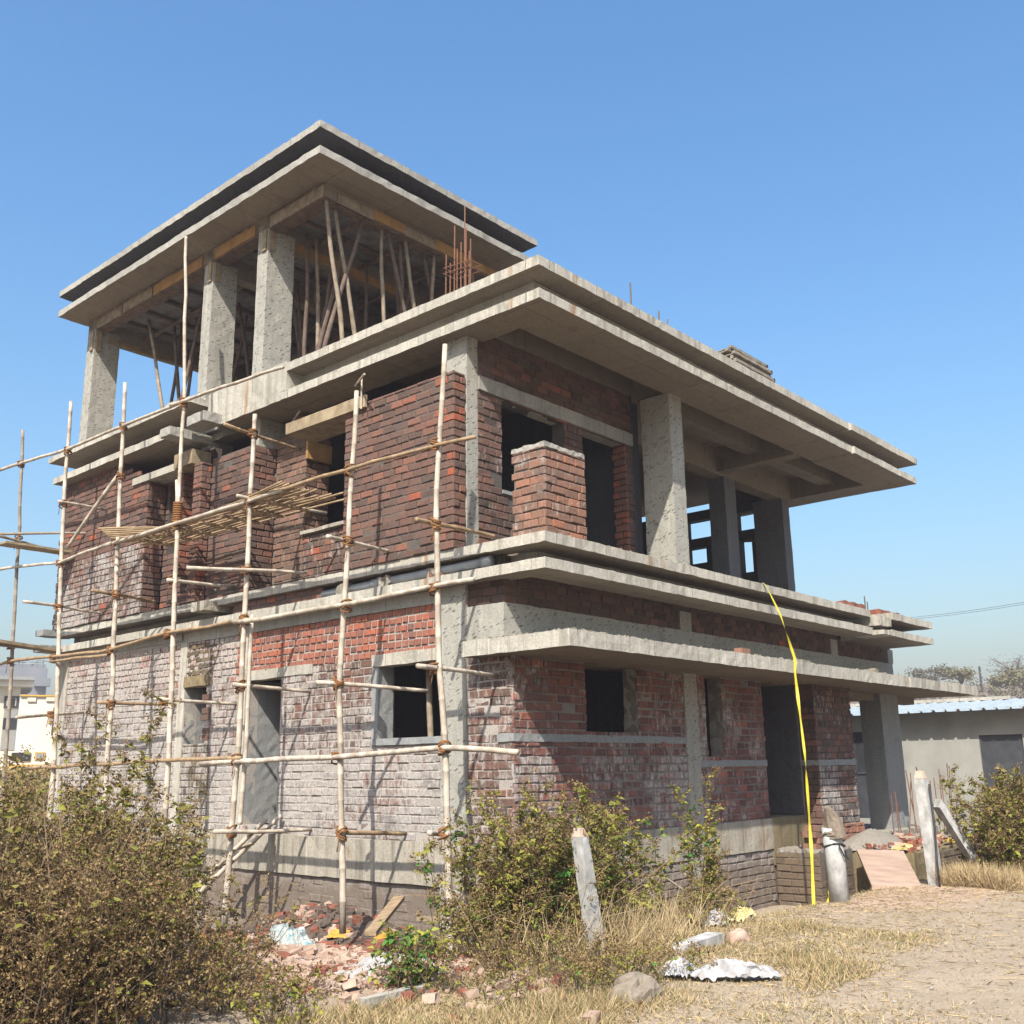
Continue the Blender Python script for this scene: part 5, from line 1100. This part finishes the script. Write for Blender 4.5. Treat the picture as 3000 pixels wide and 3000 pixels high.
class Veg:
    def __init__(s): s.P = []; s.D = []; s.L = []; s.W = []; s.T = []; s.stem = MB()
    def leaf(s, p, d, L, w, t): s.P.append(p); s.D.append(d); s.L.append(L); s.W.append(w); s.T.append(t)
    def foliage(s, name, parent=None, origin=(0, 0, 0), mat=None): return leaf_object(name, s.P, s.D, s.L, s.W, s.T, mat or LEAF, parent, origin)
def weed(vg, x, y, h, spread, nst, green, dry, dens=1.0, leaf=0.05, low=0.25, head=1.0, z=None, bend=0.0):
    z0 = ground_z(x, y) if z is None else z
    for s in range(nst):
        a = random.random()*6.283; sp = spread*random.uniform(.25, 1.0); hh = h*random.uniform(.68, 1.0)*(1-.12*sp)
        bx, by = x+.1*math.cos(a), y+.1*math.sin(a); n = 8; pts = []
        for i in range(n+1):
            k = i/n; q = sp*k**1.5
            pts.append(Vector((bx+q*math.cos(a)+.04*noise.noise(Vector((s*3.1, k*3, x)))+bend*k*k, by+q*math.sin(a)+.04*noise.noise(Vector((s*3.1, k*3, y+9))), z0-.03+hh*k)))
        vg.stem.tube(pts, [.0048*(1-.7*i/n) for i in range(n+1)], 4, cap=False)
        nt = int(hh*11*dens)
        for j in range(nt):
            k = low+(1-low)*(j+random.random())/nt; i = min(n-1, int(k*n)); base = pts[i].lerp(pts[i+1], k*n-i)
            b = random.random()*6.283; L = random.uniform(.10, .30)*(1.15-.55*k)
            d = Vector((math.cos(b), math.sin(b), random.uniform(.35, 1.1))).normalized(); tip = base+d*L
            vg.stem.tube([base, base+d*L*.5+Vector((0, 0, .01)), tip], [.0028, .002, .0013], 3, cap=False)
            g = min(1, max(0, green+random.gauss(0, .13)))
            for _ in range(int(random.randint(8, 15)*dens)):
                q = base.lerp(tip, random.random()); c = random.random()*6.283
                dd = Vector((math.cos(c), math.sin(c), random.uniform(-.9, .35)))
                dead = random.random() < dry
                Ls = leaf*min(1.7, random.lognormvariate(-.12, .38))*(.75 if dead else 1)
                vg.leaf(q, dd, Ls, Ls*(.35 if dead else .55), random.uniform(.02, .36) if dead else g)
            if random.random() < head:
                for _ in range(int(random.randint(14, 26)*dens)):
                    q = tip+Vector((random.gauss(0, .028), random.gauss(0, .028), random.gauss(0.01, .018)))
                    vg.leaf(q, Vector((random.gauss(0, 1), random.gauss(0, 1), random.gauss(.4, 1))), random.uniform(.014, .028), random.uniform(.010, .018), random.choice((.06, .15, .22, .3, .36, .4)))
def plant(name, label, cat, x, y, group, calls, mat=None):
    T = thing(name, label, cat, (x, y, ground_z(x, y)), group); vg = Veg()
    for c in calls: weed(vg, *c[0], **(c[1] if len(c) > 1 else {}))
    vg.stem.build('stem', STEM, T); vg.foliage('foliage', T); return T
CX, CY = -8.7266, -7.9427
def polar(az, rr): return CX+rr*math.cos(R_(az)), CY+rr*math.sin(R_(az))
random.seed(5); vg = Veg()
cnt = 0
for i in range(270):
    az = random.uniform(56.0, 73); rr = 7.3+4.2*random.random()**1.2; x, y = polar(az, rr)
    edge = sstep(57.0, 62.0, az)
    if random.random() > .35+.65*edge: continue
    h = (0.66+.62*edge)*random.choice((.8, .9, .95, 1.0, 1.05, 1.18))*(1+.28*noise.noise(Vector((az*.5, rr*.7, 1))))
    if rr < 8: h *= .9
    gr = .58+.18*noise.noise(Vector((az*.28, rr*.6, 7))); dr = .66+.35*noise.noise(Vector((az*.22+4, rr*.4, 2)))+(.30*sstep(8.9, 7.5, rr))
    if noise.noise(Vector((az*.8, rr*1.1, 30))) < -.38: continue
    weed(vg, x, y, h, .48, random.randint(3, 5), gr, min(.92, max(.2, dr)), dens=.9, leaf=.05, low=.04, head=.85); cnt += 1
o = vg.stem.build('weed_thicket_stems', STEM); tag(o, kind='stuff'); tag(vg.foliage('weed_thicket'), kind='stuff')
random.seed(15)
sprigs = [(64.6, 8.6, 1.78, .3, 3, .6, .4, 'mid height sprig left of the tallest one before the scaffold foot'), (61.4, 8.3, 1.62, .35, 3, .62, .45, 'bushy sprig right of the tallest one with pale seed heads'), (66.2, 8.9, 1.95, .28, 4, .6, .4, 'slender sprig in front of the far corner of the building'), (59.5, 9.2, 1.3, .4, 3, .66, .4, 'low yellowish sprig above the thin end of the thicket'), (62.6, 9.0, 2.35, .3, 5, .55, .35, 'tallest leafy sprig rising out of the weed thicket before the far wall'), (67.3, 8.2, 1.85, .25, 4, .56, .4, 'leafy sprig at the photo edge in front of the white houses'), (60.2, 8.8, 1.9, .35, 4, .5, .55, 'brownish sprig leaning over the thicket below the scaffold'), (58.9, 8.6, 1.45, .25, 3, .6, .3, 'thin sprig at the thin end of the thicket near the ladder')]
for az, rr, h, sp, ns, gr, dr, lab in sprigs:
    x, y = polar(az, rr); plant('weed_sprig', lab, 'plant', x, y, 'tall sprigs over the thicket', [((x, y, h, sp, ns, gr, dr), dict(low=.35, leaf=.055))])
# bushes round the near post
plant('weed_bush', 'dense brown and green weed bush hiding the foot of the corner scaffold pole', 'bush', -1.55, -1.4, 'weed bushes by the wall',
      [((-1.45+random.gauss(0, .2), -1.45+random.gauss(0, .2), random.choice((.7, 1.0, 1.25, 1.4, 1.6)), .46, 4, .72, .34), dict(low=.03, leaf=.05, dens=1.15)) for _ in range(20)])
plant('weed_bush', 'yellow green weed bush behind the near pointed post', 'bush', -.35, -1.6, 'weed bushes by the wall',
      [((-.3+random.gauss(0, .30), -1.6+random.gauss(0, .2), random.choice((.8, 1.2, 1.55, 1.75, 1.9)), .44, 4, .80, .2), dict(low=.2, leaf=.056, head=.85, dens=1.1)) for _ in range(14)])
plant('weed_bush', 'vivid green climbing shoot between the two weed bushes', 'bush', -.95, -1.5, 'weed bushes by the wall', [((-.95, -1.5, 1.45, .12, 3, .97, .03), dict(low=.3, leaf=.06, head=.1)), ((-1.2, -1.62, .9, .3, 3, .97, .05), dict(low=.2, leaf=.06, head=.1))])
plant('weed_bush', 'low tangled weeds at the foot of the shaded plinth', 'bush', .7, -1.7, 'weed bushes by the wall', [((.2+.25*k+random.gauss(0, .1), -1.75+random.gauss(0, .15), random.uniform(.35, .6), .3, 4, .6, .5), dict(low=.05)) for k in range(7)])
plant('weed_sprig', 'lone yellow green sprig standing before the narrow window', 'plant', 1.9, -1.35, None, [((1.9, -1.35, 2.05, .22, 4, .8, .2), dict(low=.2, leaf=.055)), ((1.85, -1.3, 1.3, .3, 4, .76, .3), dict(low=.2, leaf=.05)), ((2.0, -1.4, 1.5, .3, 4, .82, .2), dict(low=.25, leaf=.055))])
plant('green_bush', 'small dark green bush beside the sand heap', 'bush', -2.95, -1.75, None, [((-2.95+random.gauss(0, .08), -1.75+random.gauss(0, .08), random.uniform(.35, .52), .14, 5, .97, .05), dict(low=.05, leaf=.045, head=.15)) for _ in range(5)])
plant('weed_bush', 'pale green weeds at the bottom edge beside the thicket', 'bush', -4.1, -1.5, 'low weeds in the foreground', [((-4.15+random.gauss(0, .25), -1.75+random.gauss(0, .3), random.uniform(.2, .42), .25, 4, .72, .35), dict(low=.05, leaf=.04)) for _ in range(8)])
plant('weed_bush', 'low olive weeds spreading in front of the corner scaffold pole', 'bush', -1.95, -1.9, 'low weeds in the foreground', [((-1.9+random.gauss(0, .4), -1.95+random.gauss(0, .25), random.uniform(.25, .5), .28, 4, .62, .5), dict(low=.03, leaf=.038)) for _ in range(12)])
plant('weed_bush', 'low yellowish green herbs among the dry grass below the near post', 'bush', -1.9, -2.7, 'low weeds in the foreground', [((-2.0+random.gauss(0, .55), -2.65+random.gauss(0, .3), random.uniform(.15, .34), .22, 4, random.choice((.6, .75, .85)), .35), dict(low=.03, leaf=.032)) for _ in range(22)])
plant('weed_bush', 'big dusty olive bush at the right edge behind the slanting strut', 'bush', 7.0, -3.5, None, [((6.05+2.9*(k/44)**1.2, -3.3-.12*(k/10)+random.gauss(0, .25), random.uniform(1.05, 1.65), .5, 5, .66, .35), dict(low=.03, leaf=.058, dens=1.15)) for k in range(44)])

# grass and straw
def grass(name, N, place, hmin, hmax, tone, wid=.006, lean=.6, kind='stuff'):
    P_, D_, L_, W2, T_ = [], [], [], [], []
    k = 0
    while k < N:
        x, y, s = place()
        if s is None: continue
        a = random.random()*6.283; P_.append((x, y, ground_z(x, y)-.01)); l = random.uniform(.15, 1)*lean
        D_.append((math.cos(a)*l, math.sin(a)*l, random.uniform(.35, 1))); L_.append(random.uniform(hmin, hmax)*s); W2.append(wid*random.uniform(.6, 1.5)); T_.append(tone()); k += 1
    o = leaf_object(name, P_, D_, L_, W2, T_, STRAW, fold=.1); tag(o, kind=kind); return o
def pl_c():
    x, y = random.uniform(-4.3, 1.2), random.uniform(-4.3, -1.3); v = noise.noise(Vector((x*1.1, y*1.1, 3)))
    if ((x+2.6)/1.0)**2+((y+.8)/.95)**2 < 1 or (x < -2.3 and y > -1.75): return 0, 0, None
    s = .55+.8*v-.35*max(0, -2.9-y)
    return (x, y, max(.25, s)) if random.random() < .25+1.1*s else (0, 0, None)
grass('dry_grass', 48000, pl_c, .04, .21, lambda: random.choice((.2, .35, .45, .55, .62, .7, .8, .9)), .0062, 1.3)
def pl_t():
    x, y = random.gauss(-.7, .55), random.gauss(-2.0, .22); return x, y, random.uniform(.5, 1)
grass('tall_straw', 2000, pl_t, .2, .75, lambda: random.choice((.45, .55, .6, .65, .7)), .0060, .75)
def pl_r():
    x, y = random.uniform(5.3, 7.6), random.uniform(-3.7, -2.7); return (x, y, 1.0-.3*(x-5.3)) if random.random() < .85-abs(y+3.1)-.15*(x-5.3) else (0, 0, None)
grass('dry_grass', 9000, pl_r, .10, .42, lambda: random.choice((.4, .55, .6, .65, .7)), .0075, .8)
def pl_v():
    x, y = random.uniform(-4, 8), random.uniform(-6.5, -2.0); v = noise.noise(Vector((x*.7, y*.7, 13)))
    return (x, y, .6+max(0, v)) if random.random() < .30+.9*v-.10*max(0, x-1.5) else (0, 0, None)
grass('short_grass', 26000, pl_v, .03, .10, lambda: random.choice((.3, .5, .6, .65, .7, .82, .95)), .0058, 1.6)
def litter(name, N, xr, yr):
    P_, D_, L_, W2, T_ = [], [], [], [], []
    k = 0
    while k < N:
        x, y = random.uniform(*xr), random.uniform(*yr)
        if random.random() > .45+.8*noise.noise(Vector((x*.5, y*.5, 21))): continue
        a = random.random()*6.283; P_.append((x, y, ground_z(x, y)+.008)); D_.append((math.cos(a), math.sin(a), random.uniform(-.03, .12))); L_.append(random.choice((.02, .03, .05, .08, .16))*random.uniform(.7, 1.3)); W2.append(random.uniform(.003, .009)); T_.append(random.choice((.15, .35, .5, .55, .6, .65, .7))); k += 1
    tag(leaf_object(name, P_, D_, L_, W2, T_, STRAW, fold=.5), kind='stuff')
litter('straw_litter', 16000, (-5, 9), (-6.8, -1.9))
m = MB()
for i in range(900):
    x, y = random.uniform(-4.5, 9), random.uniform(-6.8, -2); chunk(m, (x, y, ground_z(x, y)+.004), random.choice((.005, .007, .01, .014)), random.choice((0, 0, 1)))
tag(m.build('road_gravel', [ROCKM, SANDM]), kind='stuff')
m = MB()
for i in range(60):
    az = random.uniform(60, 75); x, y = polar(az, random.uniform(8.5, 12)); b = random.random()*6.28; L = random.uniform(.4, .9); z = ground_z(x, y)+random.uniform(.4, 1.2)
    m.tube([(x, y, z), (x+L*.5*math.cos(b), y+L*.5*math.sin(b), z+.12), (x+L*math.cos(b), y+L*math.sin(b), z+.05)], .003, 4, cap=False)
for i in range(60):
    x, y = -.9+random.gauss(0, .7), -1.75+random.gauss(0, .25); b = random.random()*6.28; L = random.uniform(.4, 1.0); z = ground_z(x, y)
    m.tube([(x, y, z), (x+L*.4*math.cos(b), y+L*.4*math.sin(b), z+L*.6), (x+L*.9*math.cos(b), y+L*.9*math.sin(b), z+L*random.uniform(.5, .95))], .0028, 4, cap=False)
for i in range(110):
    az = random.uniform(58.5, 70); x, y = polar(az, random.uniform(7.6, 11)); z = ground_z(x, y); b = random.random()*6.28; L = random.uniform(.1, .45); hh = random.uniform(1.0, 1.75)*(.7+.3*sstep(58, 63, az))
    m.tube([(x, y, z), (x+L*.3*math.cos(b), y+L*.3*math.sin(b), z+hh*.6), (x+L*math.cos(b), y+L*math.sin(b), z+hh)], [.005, .004, .002], 4, cap=False)
tag(m.build('dead_stalks', WOOD), kind='stuff')

# trees on the hill and scrub before the far houses
def tree(name, label, az, dist, zt, zb, w, leaves, group=None, tones=(.1, .4), bare=False, lf=.5):
    x, y = dirp(az, dist)[:2]; T = thing(name, label, 'tree', (x, y, zb), group); m = MB(); vg = Veg(); H_ = zt-zb
    m.tube([(x, y, zb), (x+.1*w, y, zb+H_*.3), (x+.05*w, y, zb+H_*.55)], [.05*H_, .035*H_, .02*H_], 6)
    for i in range(16):
        a = random.random()*6.283; b = Vector((x+.08*w, y, zb+H_*random.uniform(.25, .5))); e = Vector((x+w*.5*random.uniform(.5, 1)*math.cos(a), y+w*.5*random.uniform(.5, 1)*math.sin(a), zb+H_*random.uniform(.6, 1)))
        md = b.lerp(e, .5)+Vector((0, 0, .08*H_)); m.tube([b, md, e], [.016*H_, .009*H_, .003*H_], 4, cap=False)
        for j in range(7 if bare else 4):
            c = md.lerp(e, random.random()); q = c+Vector((random.gauss(0, .12*w), random.gauss(0, .12*w), random.uniform(0, .14*H_))); m.tube([c, q], [.004*H_, .0015*H_], 3, cap=False)
        for j in range(leaves//16):
            q = md.lerp(e, random.random()**.6)+Vector((random.gauss(0, .09*w), random.gauss(0, .09*w), random.gauss(0, .07*H_)))
            vg.leaf(q, Vector((random.gauss(0, 1), random.gauss(0, 1), random.gauss(0, .7))), lf*random.uniform(.5, 1), lf*.6*random.uniform(.5, 1), random.uniform(*tones))
    m.build('trunk', STEM, T)
    if vg.P: vg.foliage('crown', T, mat=HAZELEAF)
    return T
tree('acacia_tree', 'flat grey acacia on the hill over the canopy end', 19.7, 120, Z(.081, 120), Z(.062, 120), 5.5, 1300, 'trees on the hill', (.0, .35), lf=.3)
tree('acacia_tree', 'pale yellowish tree on the hill beside the thin pole', 18.5, 115, Z(.080, 115), Z(.058, 115), 3.6, 1000, 'trees on the hill', (.5, .9), lf=.35)
tree('bare_tree', 'bare grey tree on the hill crest near the photo edge', 16.0, 130, Z(.0885, 130), Z(.058, 130), 6.0, 160, 'trees on the hill', (.0, .2), True, .25)
tree('acacia_tree', 'broad pale green bush tree below the bare tree', 15.6, 112, Z(.0785, 112), Z(.05, 112), 5.5, 2200, 'trees on the hill', (.4, .95), lf=.4)
for i, (az, d, s) in enumerate([(a, random.uniform(85, 150), random.uniform(1, 2.4)) for a in np.linspace(10, 23, 26)]): pass
vg = Veg()
for i in range(260):
    az = random.uniform(9, 24); d = random.uniform(75, 185); k = (d-60)/130; x, y = dirp(az, d)[:2]; zz = -1.2+14.2*(min(1, k)**.8); s = random.uniform(.5, 1.5)
    for j in range(60): vg.leaf((x+random.gauss(0, s*.6), y+random.gauss(0, s*.6), zz+abs(random.gauss(0, s*.5))), (random.gauss(0, 1), random.gauss(0, 1), random.gauss(0, 1)), .4, .25, random.uniform(0, .6))
tag(vg.foliage('hill_scrub', mat=HAZELEAF), kind='stuff')
vg = Veg()
for i in range(60):
    az = random.uniform(62, 74); d = random.uniform(24, 40); x, y = dirp(az, d)[:2]; s = random.uniform(.6, 1.1); top = .827+random.uniform(-.02, .008)*d
    for j in range(190): vg.leaf((x+random.gauss(0, s*.6), y+random.gauss(0, s*.6), top-abs(random.gauss(0, .7))), (random.gauss(0, 1), random.gauss(0, 1), random.gauss(0, 1)), .16, .1, random.uniform(.2, .62))
tag(vg.foliage('roadside_scrub', mat=LEAF), kind='stuff')

# ================================================================== AIR
m = MB(); m.box(-40, -40, -9, 260, 260, 24); hz = bpy.data.materials.new('haze_air'); hz.use_nodes = True; tt = hz.node_tree
tt.nodes.remove(tt.nodes['Principled BSDF']); pv = tt.nodes.new('ShaderNodeVolumePrincipled'); pv.inputs['Color'].default_value = (0.56, 0.535, 0.61, 1); pv.inputs['Density'].default_value = 0.0015; pv.inputs['Anisotropy'].default_value = 0.0
tt.links.new(pv.outputs[0], tt.nodes['Material Output'].inputs['Volume'])
o = m.build('haze', hz); tag(o, kind='stuff')
